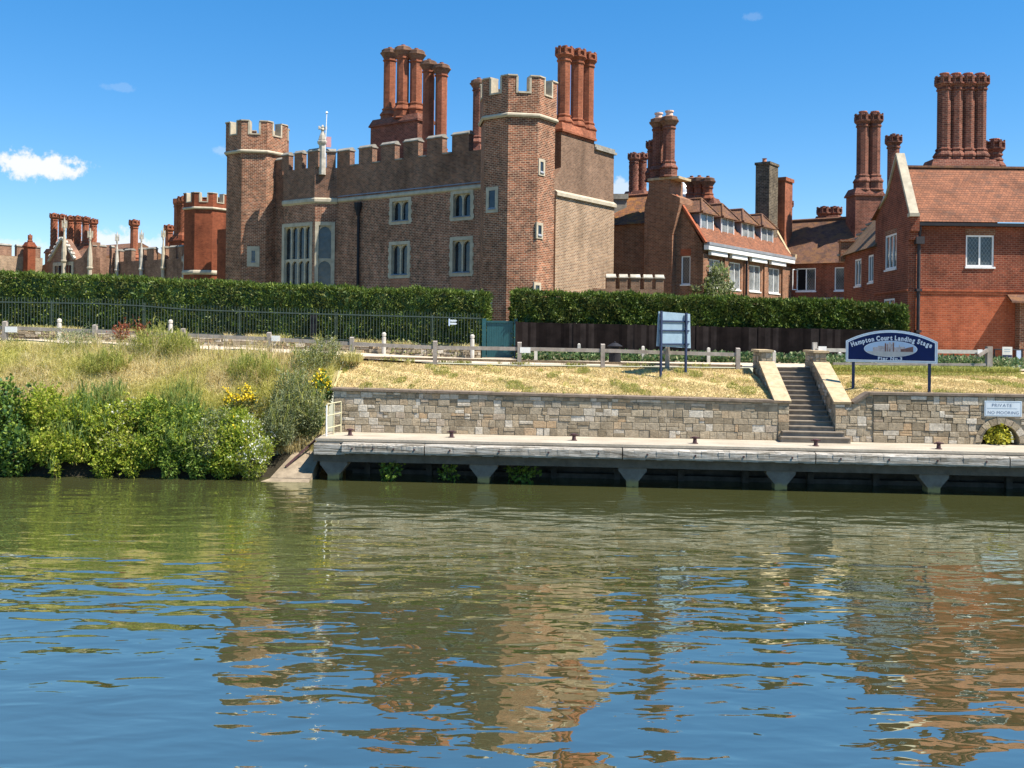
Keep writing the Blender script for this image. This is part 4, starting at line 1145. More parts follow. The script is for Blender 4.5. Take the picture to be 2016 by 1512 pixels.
m = MB(); m.lathe((q.x, q.y, 0), [(.12, q.z + 1.3 * R_), (.1, q.z + 1.42 * R_), (.22, q.z + 1.5 * R_), (.26, q.z + 1.6 * R_), (.2, q.z + 1.72 * R_), (.03, q.z + 1.78 * R_)], 12); m.build('ball_finial', 'stone', dome, True)

# ------------------------------------------------------------------ link range
Q = WE.p(WL_, 0, 0); LK = Fr((Q.x, Q.y), (.803, -.596), nF)
link_h = thing('link_house', 'low red brick range in shade under a long brown tiled roof', 'house', (Q.x, Q.y, GZ))
lw = [rect(LK, 0, 1568, 1606, 528, 573), rect(LK, 0, 1643, 1664, 526, 572)]
m = MB(); m.wall(LK, 0, -.2, 6.5, GZ, 10.9, lw, .2); m.box(LK, -4, 6.5, -6.5, -.35, GZ, 10.7); m.build('wall', 'dark_and_shaded_red_brick', link_h)  # shaded wall, its darkness put into the brick colour
casement(link_h, LK, 0, *lw[0], lights=2, open_light=0, gl='dark_leaded_glass'); casement(link_h, LK, 0, *lw[1], lights=1, gl='dark_leaded_glass')
m = MB(); m.extrude([LK.p(-5, .3, 10.75), LK.p(-5, -3.2, 14.4), LK.p(-5, -6.8, 10.75)], Vector((.803, -.596, 0)) * 12.5); rf3 = m.build('roof', 'brown_roof_tile', link_h)
m = MB(); m.tube([LK.p(-5, -3.2, 14.44), LK.p(7.5, -3.2, 14.44)], .13, 6); m.build('ridge_tile', 'brown_roof_tile', rf3)
m = MB(); m.box(LK, -.2, 6.4, .1, 1.4, 7.75, 8.1); m.build('flat_roof', 'lead', link_h)
m = MB(); fr = Fr(at_y(1506, 400, 74), nE, (.803 * 0 - .596, -.803)); m.box(fr, -.55, .55, -1.2, .55, GZ + 6, at_y(1506, 323, 74).z); m.box(fr, -.62, .62, -1.27, .62, at_y(1506, 326, 74).z, at_y(1506, 321, 74).z); ch = m.build('chimney', 'black_chimney_brick', link_h)
m = MB().lathe((at_y(1505, 320, 74).x, 74, at_y(1505, 320, 74).z), [(.18, 0), (.15, .25), (.2, .3)], 10); m.build('chimney_pot', 'red_pot_clay', ch)
fr = Fr(at_y(1534, 400, 76), nE, (-.596, -.803)); m = MB(); m.box(fr, -.62, .62, -1.2, .4, GZ + 6, at_y(1534, 358, 76).z); m.box(fr, -.72, .72, -1.3, .5, at_y(1534, 358, 76).z, at_y(1534, 351, 76).z); ch = m.build('chimney', 'chimney_brick', link_h)
behind(link_h, 1551, 397, 436, 10, 77, 'dark_chimney_brick', 'crown')
q = at_y(1632, 440, 80); ch = stack(link_h, Fr((q.x, q.y), uF, nF), .6, -1, 1, GZ + 6, at_y(1632, 440, 80).z, 1.2, 'dark_chimney_brick')
for px in (1622, 1643): behind(ch, px, 409, 440, 13, 80, 'dark_chimney_brick', 'crown')
ch = stack(link_h, Fr(at_y(1703, 400, 74), (1, .1), (.1, -1)), .7, -1.1, 1.1, GZ + 4, at_y(1703, 388, 74).z, 1.6, 'dark_chimney_brick')
for px in (1697, 1720.5): behind(ch, px, 226, 376, 14.5, 73.9, 'dark_chimney_brick', 'crown', .25)

# little battlemented wall by the end block
sw = thing('battlemented_wall', 'low pinkish battlemented brick wall just above the right hedge', 'wall', at_y(1255, 620, 59))
S_ = Fr((at_y(1200, 600, 59).x, 59), (1, .05), (.05, -1)); m = MB(); m.box(S_, -1, 3.35, -.4, 0, GZ, 8.05); m.build('wall', 'upper_brick', sw)
mb, cp = MB(), MB(); merlons(mb, cp, S_, 0, .4, [(S_.at(a, 555)[0], S_.at(b, 555)[0]) for a, b in ((1194, 1212), (1220, 1235.5), (1242, 1260), (1268, 1284), (1291, 1307))], 8.05, 8.72)
mb.build_each('merlon', 'upper_brick', sw); cp.build_each('coping', 'weathered_stone', sw)

# ------------------------------------------------------------------ gabled house at the right
K = at_y(1787, 600, 47); HF = Fr((K.x, K.y), (1, 0), (0, -1)); HG = Fr((K.x, K.y), (.09, .996), (-.996, .09))
house = thing('gabled_house', 'large red brick gabled house with tiled roof at the right edge', 'house', (K.x, K.y, 3.9))
hw_ = [rect(HF, 0, 1901.5, 1957, 463, 525)]
m = MB(); m.wall(HF, 0, 0, 14, 3.6, 7.615); m.build('wall', 'red_brick', house); m = MB()
gw_ = [rect(HG, 0, 1743, 1765, 459, 530), rect(HG, 0, 1740, 1761, 588, 640), rect(HG, 0, 1709.5, 1719.5, 502, 556), rect(HG, 0, 1683, 1695.5, 510, 563)]
gw_[0] = (gw_[0][0], gw_[0][1], 8.85, 10.65)
m.wall(HG, 0, 0, 5.7, 3.6, 10.9, gw_[:2], .2)
m.wall(HG, 0, 5.701, 12.4, 3.6, 10.3, gw_[2:], .2)
m.face(HG.p(-.25, 0, 10.9), HG.p(5.7, 0, 10.9), HG.p(5.7, 0, 11.9), HG.p(3.6, 0, 12.7), HG.p(1.92, 0, 14.5), HG.p(0, 0, 11.3), HG.p(-.25, 0, 11.25))
m.box(HG, -.38, 0, -.4, .002, 10.5, 11.3); m.box(HG, -.2, 0, -.4, .001, 10.1, 10.5)
m.build('gable_wall', 'dark_and_shaded_red_brick', house)  # side turned from the sun, shade painted in with the darker brick
m = MB(); m.wall(HF, 0, 0, 14, 7.616, 10.95, hw_, .2); m.build('upper_wall', 'dark_and_shaded_red_brick', house)
m = MB(); m.box(HF, .4, 14, .001, .06, 7.62, 7.72); m.box(HF, .4, 14, .001, .035, 7.5, 7.615); m.box(HG, 0, 5.7, .001, .05, 7.62, 7.72); m.build_each('string_course', 'red_brick', house)
m = MB(); m.box(HF, hw_[0][0] - .05, hw_[0][1] + .05, .001, .012, hw_[0][3] + .01, hw_[0][3] + .28); m.box(HG, gw_[0][0] - .05, gw_[0][1] + .05, .001, .012, gw_[0][3] + .01, gw_[0][3] + .25); m.build_each('window_arch', 'wing_brick', house)
casement(house, HF, 0, *hw_[0], lights=2, depth=.12, gl='dark_leaded_glass', fw=.08)
casement(house, HG, 0, *gw_[0], lights=3, depth=.1, gl='dark_leaded_glass', fw=.1); casement(house, HG, 0, *gw_[1], lights=2, depth=.1, gl='dark_leaded_glass', fw=.1)
for r in gw_[2:]: casement(house, HG, 0, *r, lights=2, depth=.1, gl='dark_leaded_glass', fw=.1)
RX = 14.0
m = MB(); u0 = .3
# front slope, back slope
rfp = [HF.p(u0, .32, 10.98), HF.p(u0, -1.95, 13.95), HF.p(u0, -5.8, 11.7), HF.p(u0, -1.95, 13.8)]
m.extrude(rfp, (RX, 0, 0)); hroof = m.build('roof', 'roof_tile', house)
m = MB(); m.box(HF, u0, RX, -2.05, -1.85, 13.95, 14.06); m.build('ridge_tile', 'brown_roof_tile', hroof)
m = MB(); m.bar(HG.p(-.42, -.12, 11.28), HG.p(1.92, -.12, 14.62), .42, .16); m.bar(HG.p(1.92, -.12, 14.62), HG.p(3.6, -.12, 12.78), .42, .12); m.bar(HG.p(3.6, -.12, 12.78), HG.p(5.7, -.12, 11.95), .42, .12); m.box(HG, -.5, -.1, -.36, .1, 11.2, 11.36)
m.build('gable_coping', 'stone', hroof)
m = MB(); m.box(HF, .15, RX, .12, .36, 10.78, 10.93); m.build('gutter', 'black_iron', house)
u, _ = HF.at(1808, 560, .1); m = MB(); m.tube([HF.p(u, .12, 3.8), HF.p(u, .12, 10.2), HF.p(u, .22, 10.75)], .085, 8); m.box(HF, u - .2, u + .2, .02, .3, 9.9, 10.25)
for z in (7.6, 5.6): m.box(HF, u - .13, u + .13, .01, .24, z, z + .12)
m.build('drainpipe', 'pipe_iron', house)
# lean side roof, its verge
m = MB(); e0, e1 = HG.p(5.4, .2, 10.25), HG.p(12.6, .2, 10.25); r0, r1 = HG.p(5.4, -2.6, 13.4), HG.p(12.6, -2.6, 13.4)
m.extrude([e0, r0, HG.p(5.4, -5.4, 10.25)], e1 - e0); lr = m.build('roof', 'moss_roof_tile', house)
m = MB()
for k in range(11):
    t_ = k / 10; q = e1 + (r1 - e1) * t_; m.bar(q + Vector((-.12, .1, .05)), q + Vector((.22, -.15, .16)), .22, .12)
m.build('verge_tile', 'grey_coping', lr)
m = MB(); m.box(HG, 12.2, 12.75, -.5, .25, 9.9, 11.1); m.box(HG, 12.1, 12.8, -.55, .32, 11.1, 11.25); m.build('kneeler', 'wing_brick', lr)
zb = at_y(1890, 326, 51).z
ch = stack(house, Fr(at_y(1890, 330, 51), (1, 0), (0, -1)), .6, -1.72, 1.72, 10, zb - .35, 1.3, 'dark_chimney_brick')
for px in (1857, 1880, 1903.5, 1927): behind(ch, px, 152, 322, 16, 51, 'dark_chimney_brick', 'crown', .2, zb - .05)
behind(house, 1757.5, 268, 420, 14.5, 55, 'dark_chimney_brick', 'crown'); behind(house, 1957, 279, 350, 17, 53, 'dark_chimney_brick', 'crown', .15)
# porch at the frame edge
pj = Fr((at_y(2000, 600, 46.55).x, 46.55), (1, 0), (0, -1)); pz = at_y(2000, 596, 46.55).z
m = MB(); m.box(pj, .2, 4, -.44, 0, 3.8, pz); m.build('porch_wall', 'wing_brick', house)
m = MB(); m.extrude([pj.p(-.45, .5, pz - .02), pj.p(-.45, .5, pz + .06), pj.p(-.2, -.44, pz + .42), pj.p(-.2, -.44, pz + .3)], (5, 0, 0)); m.build('porch_roof', 'brown_roof_tile', house)
m = MB(); m.box(pj, .5, 1.6, .001, .05, pz - 1.3, pz - .2); m.build('porch_window', 'lead', house)

# ------------------------------------------------------------------ landing stage, river walls, stair
stage = thing('landing_stage', 'long concrete landing stage with weathered timber fender on trapezoid piers over the water', 'pier', PP.p(0, -1, 0))
UL, UR = -11.45, 24.0
m = MB(); m.extrude([PP.p(UL + .1, 0, DECK - .16), PP.p(UR, 0, DECK - .16), PP.p(UR, WALLN - .05, DECK - .16), PP.p(UL - .1, WALLN - .05, DECK - .16)], (0, 0, .16)); m.build('deck', 'deck_concrete', stage)
m = MB(); m.box(PP, UL + .06, UR, .002, .06, DECK - .075, DECK + .012); m.build('deck_edge', 'deck_concrete', stage)
gaps = [PP.at(px, 885)[0] for px in (676, 838, 1225, 1602, 1981)] + [UR]
for a, b in zip(gaps[:-1], gaps[1:]):
    m = MB(); n = 34
    for k in range(n):   # ragged old timber: short lengths of one baulk
        x0, x1 = a + .02 + (b - a - .04) * k / n, a + .02 + (b - a - .04) * (k + 1) / n
        m.extrude([PP.p(x0, .0, 1.02), PP.p(x0, .3, 1.015 + random.uniform(-.01, .01)), PP.p(x0, .32, 1.08), PP.p(x0, .32 + random.uniform(-.02, .01), 1.32 + random.uniform(-.02, .015)), PP.p(x0, .27, 1.385 + random.uniform(-.015, .008)), PP.p(x0, .0, 1.39)], Vector((*PP.u, 0)) * (x1 - x0 + .0005))
    fb_ = m.build('fender', 'weathered_timber', stage)
    m = MB()
    for k in range(4):
        u = a + (b - a) * (.13 + .25 * k); q = PP.p(u, .3, 1.2); m.lathe(q, [(.035, -.03), (.035, .03)], 8)
        m.v[-16:] = [PP.p(u + (v - q).x, .325 + (v - q).z * .5, 1.2 + (v - q).y) for v in m.v[-16:]]
    m.build_each('bolt', 'rust_iron', fb_)
m = MB(); m.box(PP, UL + .05, gaps[0] + .1, .003, .2, .95, 1.3); m.box(PP, UL + .03, gaps[0] - .12, .003, .14, 1.302, 1.345); m.build('broken_end', 'weathered_timber', stage)
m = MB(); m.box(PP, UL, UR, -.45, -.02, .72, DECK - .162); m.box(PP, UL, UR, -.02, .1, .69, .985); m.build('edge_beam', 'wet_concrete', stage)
pil = [PP.at(px, 940)[0] for px in (657, 952, 1245, 1537, 1838)]; pil += [pil[-1] + 5.35, pil[-1] + 10.7]
for u in pil:
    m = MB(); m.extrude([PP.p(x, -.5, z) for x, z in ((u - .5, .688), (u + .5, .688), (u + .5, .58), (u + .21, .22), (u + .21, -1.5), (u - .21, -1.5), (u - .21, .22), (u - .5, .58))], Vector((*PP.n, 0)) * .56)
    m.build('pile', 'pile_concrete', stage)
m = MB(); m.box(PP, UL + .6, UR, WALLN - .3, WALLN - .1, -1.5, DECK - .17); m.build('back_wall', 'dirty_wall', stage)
m = MB(); m.box(PP, UL + 1, UR, -2.0, -1.8, -.5, .17)
for u in np.arange(UL + 1.5, UR, 2.35): m.box(PP, u, u + .22, -1.795, -1.6, -.5, .42)
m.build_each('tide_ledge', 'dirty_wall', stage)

wl1 = thing('river_wall', 'long coursed stone river wall behind the landing stage, left of the steps', 'wall', PP.p(-3, WALLN, DECK))
WU0, WU1 = -11.35, 5.95
def wtop(u): return 3.1 - .19 * (u - WU0) / (WU1 - WU0)
m = MB(); m.extrude([PP.p(u, WALLN, z) for u, z in ((WU0, DECK - .3), (WU1, DECK - .3), (WU1, wtop(WU1)), (WU0, wtop(WU0)))], Vector((*PP.n, 0)) * -.45); m.build('mortar_core', 'mortar', wl1)
m = MB(); stones(m, PP, WALLN, WU0, WU1 - .42, DECK, lambda u: wtop(u) - .02, (.2, .33), (.22, .55)); stones(m, PP, WALLN, WU1 - .4, WU1, DECK, wtop(WU1) - .02, (.28, .36), (.4, .45), proud=.045)
m.build('stone_face', 'stone_blocks', wl1)
m = MB(); us = np.linspace(WU0 - .08, WU1, 15)
for a, b in zip(us[:-1], us[1:]): m.extrude([PP.p(a + .004, WALLN + .09, wtop(a)), PP.p(a + .004, WALLN - .5, wtop(a)), PP.p(a + .004, WALLN - .5, wtop(a) + .10), PP.p(a + .004, WALLN + .09, wtop(a) + .085)], PP.p(b - .004, 0, wtop(b)) - PP.p(a + .004, 0, wtop(a)))
m.build('coping', 'dark_coping', wl1)

wl2 = thing('river_wall', 'coursed stone river wall with an arched opening, right of the steps', 'wall', PP.p(12, WALLN, DECK))
AC = PP.at(1969, 878, WALLN)[0]; AR = .68
R_U0, R_U1 = 7.64, 24.0
def wtop2(u): return float(np.interp(u, [7.6, 8.3, 8.8, 30], [2.91, 2.91, 3.27, 3.27]))
arc = [(AC + AR * math.cos(a), DECK + .08 + AR * math.sin(a)) for a in np.linspace(0, math.pi, 13)]
m = MB(); A_in = [(AC + AR, DECK - .3)] + arc + [(AC - AR, DECK - .3)]
top = [(R_U0, 2.91), (8.3, 2.91), (8.8, 3.27), (AC - 1.2, 3.27)]
m.extrude([PP.p(u, WALLN, z) for u, z in [(R_U0, DECK - .3)] + [(AC - AR, DECK - .3)][:0] + [(AC - 1.2, DECK - .3), (AC - 1.2, 3.27), (8.8, 3.27), (8.3, 2.91), (R_U0, 2.91)]], Vector((*PP.n, 0)) * -.45)
m.extrude([PP.p(u, WALLN, z) for u, z in [(AC + 1.2, DECK - .3), (R_U1, DECK - .3), (R_U1, 3.27), (AC + 1.2, 3.27)]], Vector((*PP.n, 0)) * -.45)
half = len(arc) // 2
for pts, e in ((arc[:half + 1], 1), (arc[half:][::-1], -1)):
    for (u0, z0), (u1, z1) in zip(pts[:-1], pts[1:]):
        x = AC + e * 1.2
        m.extrude([PP.p(u, WALLN, z) for u, z in ((u0, z0), (x, z0), (x, z1), (u1, z1))], Vector((*PP.n, 0)) * -.45)
    u0, z0 = pts[0]; m.extrude([PP.p(u, WALLN, z) for u, z in ((u0, DECK - .3), (AC + e * 1.2, DECK - .3), (AC + e * 1.2, z0), (u0, z0))], Vector((*PP.n, 0)) * -.45)
m.extrude([PP.p(u, WALLN, z) for u, z in ((AC - 1.2, arc[half][1]), (AC + 1.2, arc[half][1]), (AC + 1.2, 3.27), (AC - 1.2, 3.27))], Vector((*PP.n, 0)) * -.45)
m.build('mortar_core', 'mortar', wl2)
m = MB()
def skipa(u, z, w, h): return math.hypot(max(0, abs(u - AC) - w / 2 * .8), z - DECK - .08 - h * .3) < AR + .17
stones(m, PP, WALLN, R_U0, 9.0, DECK, lambda u: wtop2(u) - .02, (.2, .3), (.25, .45)); stones(m, PP, WALLN + .03, 9.02, R_U1, DECK, lambda u: 3.25, (.19, .31), (.24, .6), skip=skipa)
for k in range(9):   # voussoirs of the arch
    a0, a1 = math.pi * k / 9 + .012, math.pi * (k + 1) / 9 - .012; r1 = AR + (.3 if k == 4 else .24)
    m.extrude([PP.p(AC + r * math.cos(a), WALLN - .02, DECK + .08 + r * math.sin(a)) for r, a in ((AR + .002, a0), (r1, a0), (r1, a1), (AR + .002, a1))], Vector((*PP.n, 0)) * .09)
m.build('stone_face', 'stone_blocks', wl2)
m = MB()
for a, b in list(zip(np.linspace(8.85, R_U1, 13)[:-1], np.linspace(8.85, R_U1, 13)[1:])): m.box(PP, a + .004, b - .004, WALLN - .5, WALLN + .1, 3.27, 3.36)
m.bar(PP.p(8.3, WALLN - .2, 2.95), PP.p(8.86, WALLN - .2, 3.32), .58, .09); m.build('coping', 'dark_coping', wl2)
m = MB(); m.box(PP, AC - .9, AC + .9, WALLN - 1.9, WALLN - .46, DECK - .2, DECK - .02); m.box(PP, AC - 1.2, AC + 1.2, WALLN - 2.1, WALLN - 1.95, DECK - .2, 2.6); m.build('niche', 'earth', wl2)

RU0, RU1 = 5.97, 7.62
stair = thing('stone_stair', 'flight of worn stone steps climbing from the landing stage between two sloping walls', 'steps', PP.p(6.8, WALLN, DECK))
NS = 15; rise = (terrace(10) - DECK) / NS
for k in range(NS):
    m = MB(); n1 = WALLN + .62 - k * .33; u0, u1 = (RU0, RU1) if k > 1 else (RU0 - .42 + .12 * k, RU1 + .42 - .12 * k)
    if k == 0: n1 += .02
    m.box(PP, u0, u1, n1 - .36 if k > 1 else WALLN + .01 if k == 1 else WALLN + .01, n1, DECK + .001 if k < 2 else DECK + rise * (k - 1), DECK + rise * (k + 1) - .001)
    if k > 1: m.box(PP, u0, u1, -8.0, n1 - .36, DECK + rise * (k - 1) - .01, DECK + rise * k - .012)
    m.box(PP, u0 + .002, u1 - .002, n1 - .30, n1 + .035, DECK + rise * (k + 1), DECK + rise * (k + 1) + .035)
    m.build('step', 'step_stone', stair)
for (a, b), lab in (((5.47, 5.95), 'sloping stone stair wall with square end pier, on the left of the steps'), ((7.64, 8.14), 'sloping stone stair wall with square end pier, on the right of the steps')):
    sw_ = thing('stair_wall', lab, 'wall', PP.p(a, WALLN - 2, DECK), 'stair walls')
    prof = [(WALLN - .003, DECK - .2), (WALLN - .003, 2.89), (-5.55, 4.22), (-5.55, 4.72), (-7.3, 4.72), (-7.3, 3.5), (-4.5, DECK - .2)]
    m = MB(); m.extrude([PP.p(a + .03, n, z) for n, z in prof], Vector((*PP.u, 0)) * (b - a - .06)); m.build('mortar_core', 'mortar', sw_)
    def stop(v): return float(np.interp(v, [-WALLN, 5.55, 5.551, 7.3], [2.86, 4.2, 4.7, 4.7]))
    m = MB(); V_ = Fr(PP.p(b - .03, 0, 0), -PP.n, PP.u); stones(m, V_, 0, -WALLN, 7.3, DECK, stop, (.2, .3), (.22, .42))
    V2 = Fr(PP.p(a + .03, 0, 0), -PP.n, -PP.u); stones(m, V2, 0, -WALLN, 7.3, DECK, stop, (.2, .3), (.22, .42))
    V3 = Fr(PP.p(a + .03, -5.55, 0), PP.u, PP.n); stones(m, V3, 0, 0, b - a - .06, 4.25, 4.7, (.2, .24), (.2, .3))
    m.build('stone_face', 'stone_blocks', sw_)
    m = MB(); d = Vector(PP.p(0, -5.5, 4.26)) - Vector(PP.p(0, WALLN + .08, 2.89)); A0 = PP.p((a + b) / 2, WALLN + .08, 2.94); k0 = 0
    for k in range(3): m.bar(A0 + d * (k / 3 + .002), A0 + d * ((k + 1) / 3 - .002), b - a + .14, .10, up=(0, 0, 1))
    m.build('sloping_coping', 'sand_coping', sw_)
    m = MB(); m.box(PP, a - .06, b + .06, -7.36, -5.48, 4.722, 4.81); m.build('pier_cap', 'sand_coping', sw_)

# slipway slab and chain at the stage's left end
slip = thing('slipway', 'small pale concrete slip running into the water beside the landing stage', 'slipway', PP.p(-12.9, -.8, 0))
m = MB(); m.extrude([PP.p(-12.95, .32, .09), PP.p(-11.5, .3, .09), PP.p(-11.46, -2.1, 1.36), PP.p(-12.35, -2.1, 1.22)], (0, 0, -.7))
m.extrude([PP.p(-13.3, .8, -.03), PP.p(-11.42, .75, -.03), PP.p(-11.5, .325, .075), PP.p(-12.94, .345, .075)], (0, 0, -.5))
m.build('slab', 'slip_concrete', slip)
bar = tag(MB().bar(PP.p(-12.55, -.2, .42), PP.p(-11.6, -1.5, 1.46), .06).build('iron_bar', 'rust_iron'), 'rusty iron bar lying on the slip beside the stage', 'bar')
hr = thing('hand_rail', 'white and yellow tubular guard rail at the left end of the stage', 'railing', PP.p(-11.2, -1.5, DECK))
for k, (n, mt) in enumerate(((-.75, 'white_paint'), (-1.4, 'yellow_paint'), (-2.1, 'yellow_paint'))): MB().tube([PP.p(-11.2 + .1 * k, n, DECK), PP.p(-11.2 + .1 * k, n, DECK + 1.15)], .03, 8).build('upright', mt, hr)
for z in (.28, .75, 1.18): MB().tube([PP.p(-11.2, -.75, DECK + z), PP.p(-11.0, -2.1, DECK + z)], .024, 8).build('rail', 'yellow_paint', hr)

# mooring bollards on the deck
b0 = None
BL = ('at the left end of the stage by the guard rail', 'second along the deck from the guard rail', 'in front of the middle of the left river wall', 'midway between the left wall middle and the steps', 'in front of the stone steps', 'between the steps and the arched opening')
for (px, py), w in zip(((689, 857), (889, 861), (1130, 867), (1368, 873), (1606, 878), (1848, 884)), BL):
    q = at_z(px, py, DECK + .005)
    if b0 is None:
        b0 = thing('mooring_bollard', '', 'bollard', (q.x, q.y, DECK + .003), 'mooring bollards along the stage edge')
        MB().lathe((q.x, q.y, DECK + .003), [(.12, 0), (.12, .02), (.075, .03), (.065, .17), (.10, .2), (.11, .235), (.05, .255)], 12).build('bollard_post', 'rust_iron', b0)
        MB().tube([(q.x - .17, q.y, DECK + .205), (q.x + .17, q.y, DECK + .205)], .028, 6).build('cross_bar', 'rust_iron', b0); o = b0
    else: o = dup(b0, (q.x, q.y, DECK + .003))
    o['label'] = 'squat rusty mooring bollard ' + w

# ------------------------------------------------------------------ post and rail fence on the terrace edge
fen = thing('rail_fence', 'long grey timber post and rail fence along the top of the bank', 'fence', (0, 40.35, terrace(0)))
FY = 40.35
fp = [(-330, 621), (-158, 627), (10, 633), (187, 640), (360, 647.5), (530, 655), (693, 664.5), (857, 672), (1023, 674.5), (1187, 678), (1314, 682), (1453, 686)]
pos = []
for px, py in fp:
    q = at_y(px, py, FY); pos.append(q); fr = Fr((q.x, q.y), (1, 0), (0, -1))
    m = MB(); m.box(fr, -.085, .085, -.085, .085, terrace(q.x) - .15, q.z - .02); m.extrude([(q.x - .085, q.y - .085, q.z - .019), (q.x + .085, q.y - .085, q.z - .019), (q.x + .085, q.y + .085, q.z + .02), (q.x - .085, q.y + .085, q.z + .02)], (0, 0, .005))
    m.build('post', 'grey_timber', fen)
for a, b in zip(pos[:-1], pos[1:]):
    d = (b - a).normalized(); MB().bar(a + d * .09 + Vector((0, 0, -.26)), b - d * .09 + Vector((0, 0, -.26)), .09, .15).build('rail', 'grey_timber', fen)
m = MB(); m.bar((-6.6, 40.31, terrace(-6.6) + .04), (9.6, 40.31, terrace(9.6) + .045), .05, .10); m.build('edging_board', 'earth', fen)
fen2 = thing('rail_fence', 'weathered two-rail fence right of the steps behind the blue sign', 'fence', (14, FY, 4.06))
qs = []
for px, py, hw in ((1604, 674, .085), (1760, 690, .085), (1947, 682, .11)):
    q = at_y(px, py, FY + .1); qs.append(q); m = MB(); m.box(Fr((q.x, q.y), (1, 0), (0, -1)), -hw, hw, -hw, hw, 3.9, q.z); m.build('post', 'pale_timber' if px < 1700 else 'grey_timber', fen2)
for z, px, py in ((0, 1607, 689), (1, 1640, 716)):
    a = at_y(px, py, FY); b = at_y(1940, 693 + (25 if z else 0), FY); MB().bar(a, b, .08, .15 if not z else .10).build('rail', 'pale_timber' if not z else 'grey_timber', fen2)
a = at_y(1926, 700, FY - .1); MB().bar(a, at_y(1944, 689, FY), .1, .14).build('brace', 'grey_timber', fen2)
for px, py, w, lab in ((22, 649.5, .5, 'small white plate on the fence rail at the far left'), (543, 667, .36, 'small white plate on the rail between the weeds and the dry grass'), (1034, 690, .44, 'white plate on the rail left of the litter bin'),
                       (1619, 688, .34, 'white plate on the pale post beside the stair wall'), (1929, 694, .2, 'tiny white plate on the big end post')):
    q = at_y(px, py, FY - .075); tag(MB().box(Fr((q.x, q.y), (1, 0), (0, -1)), -w / 2, w / 2, 0, .02, q.z - .1, q.z + .13).build('notice_plate', 'white_paint'), lab, 'plate', 'white plates on the rail fence')

# posts on the far side of the path
p0 = None
for px, y0, y1, Y, w in ((1055, 688, 712, 42.6, 'right of the green gate'), (1140, 676, 704, 45.1, 'against the dark fence, left of the litter bin'), (1266, 681, 709, 44.6, 'just right of the litter bin'), (1395, 684, 710, 44.3, 'between the notice board and the steps'),
                         (1524, 690, 711, 44.0, 'seen above the steps'), (1653, 693, 713, 43.5, 'left of the blue sign')):
    q = at_y(px, y0, Y); zb = terrace(q.x, Y); h = q.z - zb
    t = thing('wooden_post', 'short weathered wooden post standing ' + w, 'post', (q.x, Y, zb), 'wooden posts along the path')
    m = MB(); m.box(Fr((q.x, Y), (1, 0), (0, -1)), -.07, .07, -.07, .07, zb - .05, q.z - .1); m.lathe((q.x, Y, 0), [(.095, q.z - .099), (.095, q.z - .04), (.03, q.z)], 4, math.pi / 4); m.build('shaft', 'pale_timber', t)
for px, y0, w in ((117, 627, 'at the far left'), (336, 629, 'beside the red dock plants'), (756, 654, 'right of the tall weeds'), (930, 658, 'beside the green gate')):
    q = at_y(px, y0, 45.2); zb = terrace(q.x, 45.2)
    t = thing('bollard', 'round-headed pale timber bollard before the iron railing, ' + w, 'bollard', (q.x, 45.2, zb), 'bollards before the railing')
    MB().lathe((q.x, 45.2, 0), [(.10, zb - .05), (.10, q.z - .24), (.075, q.z - .23), (.075, q.z - .18), (.10, q.z - .17), (.105, q.z - .07), (.06, q.z - .01), (.02, q.z)], 10).build('shaft', 'pale_timber', t)

# ------------------------------------------------------------------ railing, rubble wall, gate, close-boarded fence
RY = 45.95
def rz(px): return float(np.interp(px, [-300, 0, 279, 286, 560, 951], [6.56, 6.53, 6.50, 6.32, 6.17, 6.02]))
rail = thing('iron_railing', 'long dark green iron railing with pointed bars before the hedge', 'railing', (-12, RY, 4.8))
px0 = -300.0; edges = [-300, -200, -100, 0, 100, 190, 282, 375, 470, 565, 660, 755, 850, 946]
for a, b in zip(edges[:-1], edges[1:]):
    xa, xb = (a - 1008) / FPX * RY, (b - 1008) / FPX * RY; m = MB(); n = max(1, round((xb - xa) / .148))
    for k in range(n):
        x = xa + (xb - xa) * (k + .5) / n; px = 1008 + x / RY * FPX; z = rz(px); m.lathe((x, RY, 0), [(.014, terrace(x) + .3), (.014, z + .16), (.004, z + .26)], 4, .78)
    m.bar((xa, RY, rz(a + .1)), (xb, RY, rz(b - .1)), .045, .05); m.bar((xa, RY, terrace(xa) + .62), (xb, RY, terrace(xb) + .62), .03, .04)
    m.build('railing_panel', 'green_iron', rail)
for px in (100, 282, 470, 660, 850):
    x = (px - 1008) / FPX * RY; MB().box(Fr((x, RY), (1, 0), (0, -1)), -.022, .022, -.022, .022, terrace(x), rz(px - 2) + .1).build('post', 'green_iron', rail)
x = (614.5 - 1008) / FPX * RY; tag(MB().box(Fr((x, RY + .2), (1, 0), (0, -1)), -.15, .15, -.1, .1, terrace(x), 6.1).build('dark_cabinet', 'black_iron'), 'tall narrow dark box behind the railing bars near the weeds', 'box')
rub = thing('rubble_wall', 'low tumbled rubble stone wall under the iron railing', 'wall', (-8, 45.6, terrace(-8)))
RW = Fr((-40, 45.55), (1, 0), (0, -1))
def rtop(u): return terrace(u - 40) + .48 + .05 * math.sin(u * 3.1)
m = MB()
uu = np.linspace(0, 38.5, 40)
for a, b in zip(uu[:-1], uu[1:]): m.extrude([RW.p(a, 0, 3.9), RW.p(b, 0, 3.9), RW.p(b, 0, rtop(b)), RW.p(a, 0, rtop(a))], (0, .45, 0))
m.build('core', 'earth', rub)
m = MB()
for a in np.arange(0, 38.5, 1.75):
    zb = terrace(a - 39.2); stones(m, RW, 0, a, min(a + 1.75, 38.5), zb, lambda u: rtop(u) + random.uniform(-.06, .06), (.1, .2), (.14, .5), proud=.10)
m.build('stone_face', 'stone_blocks', rub)

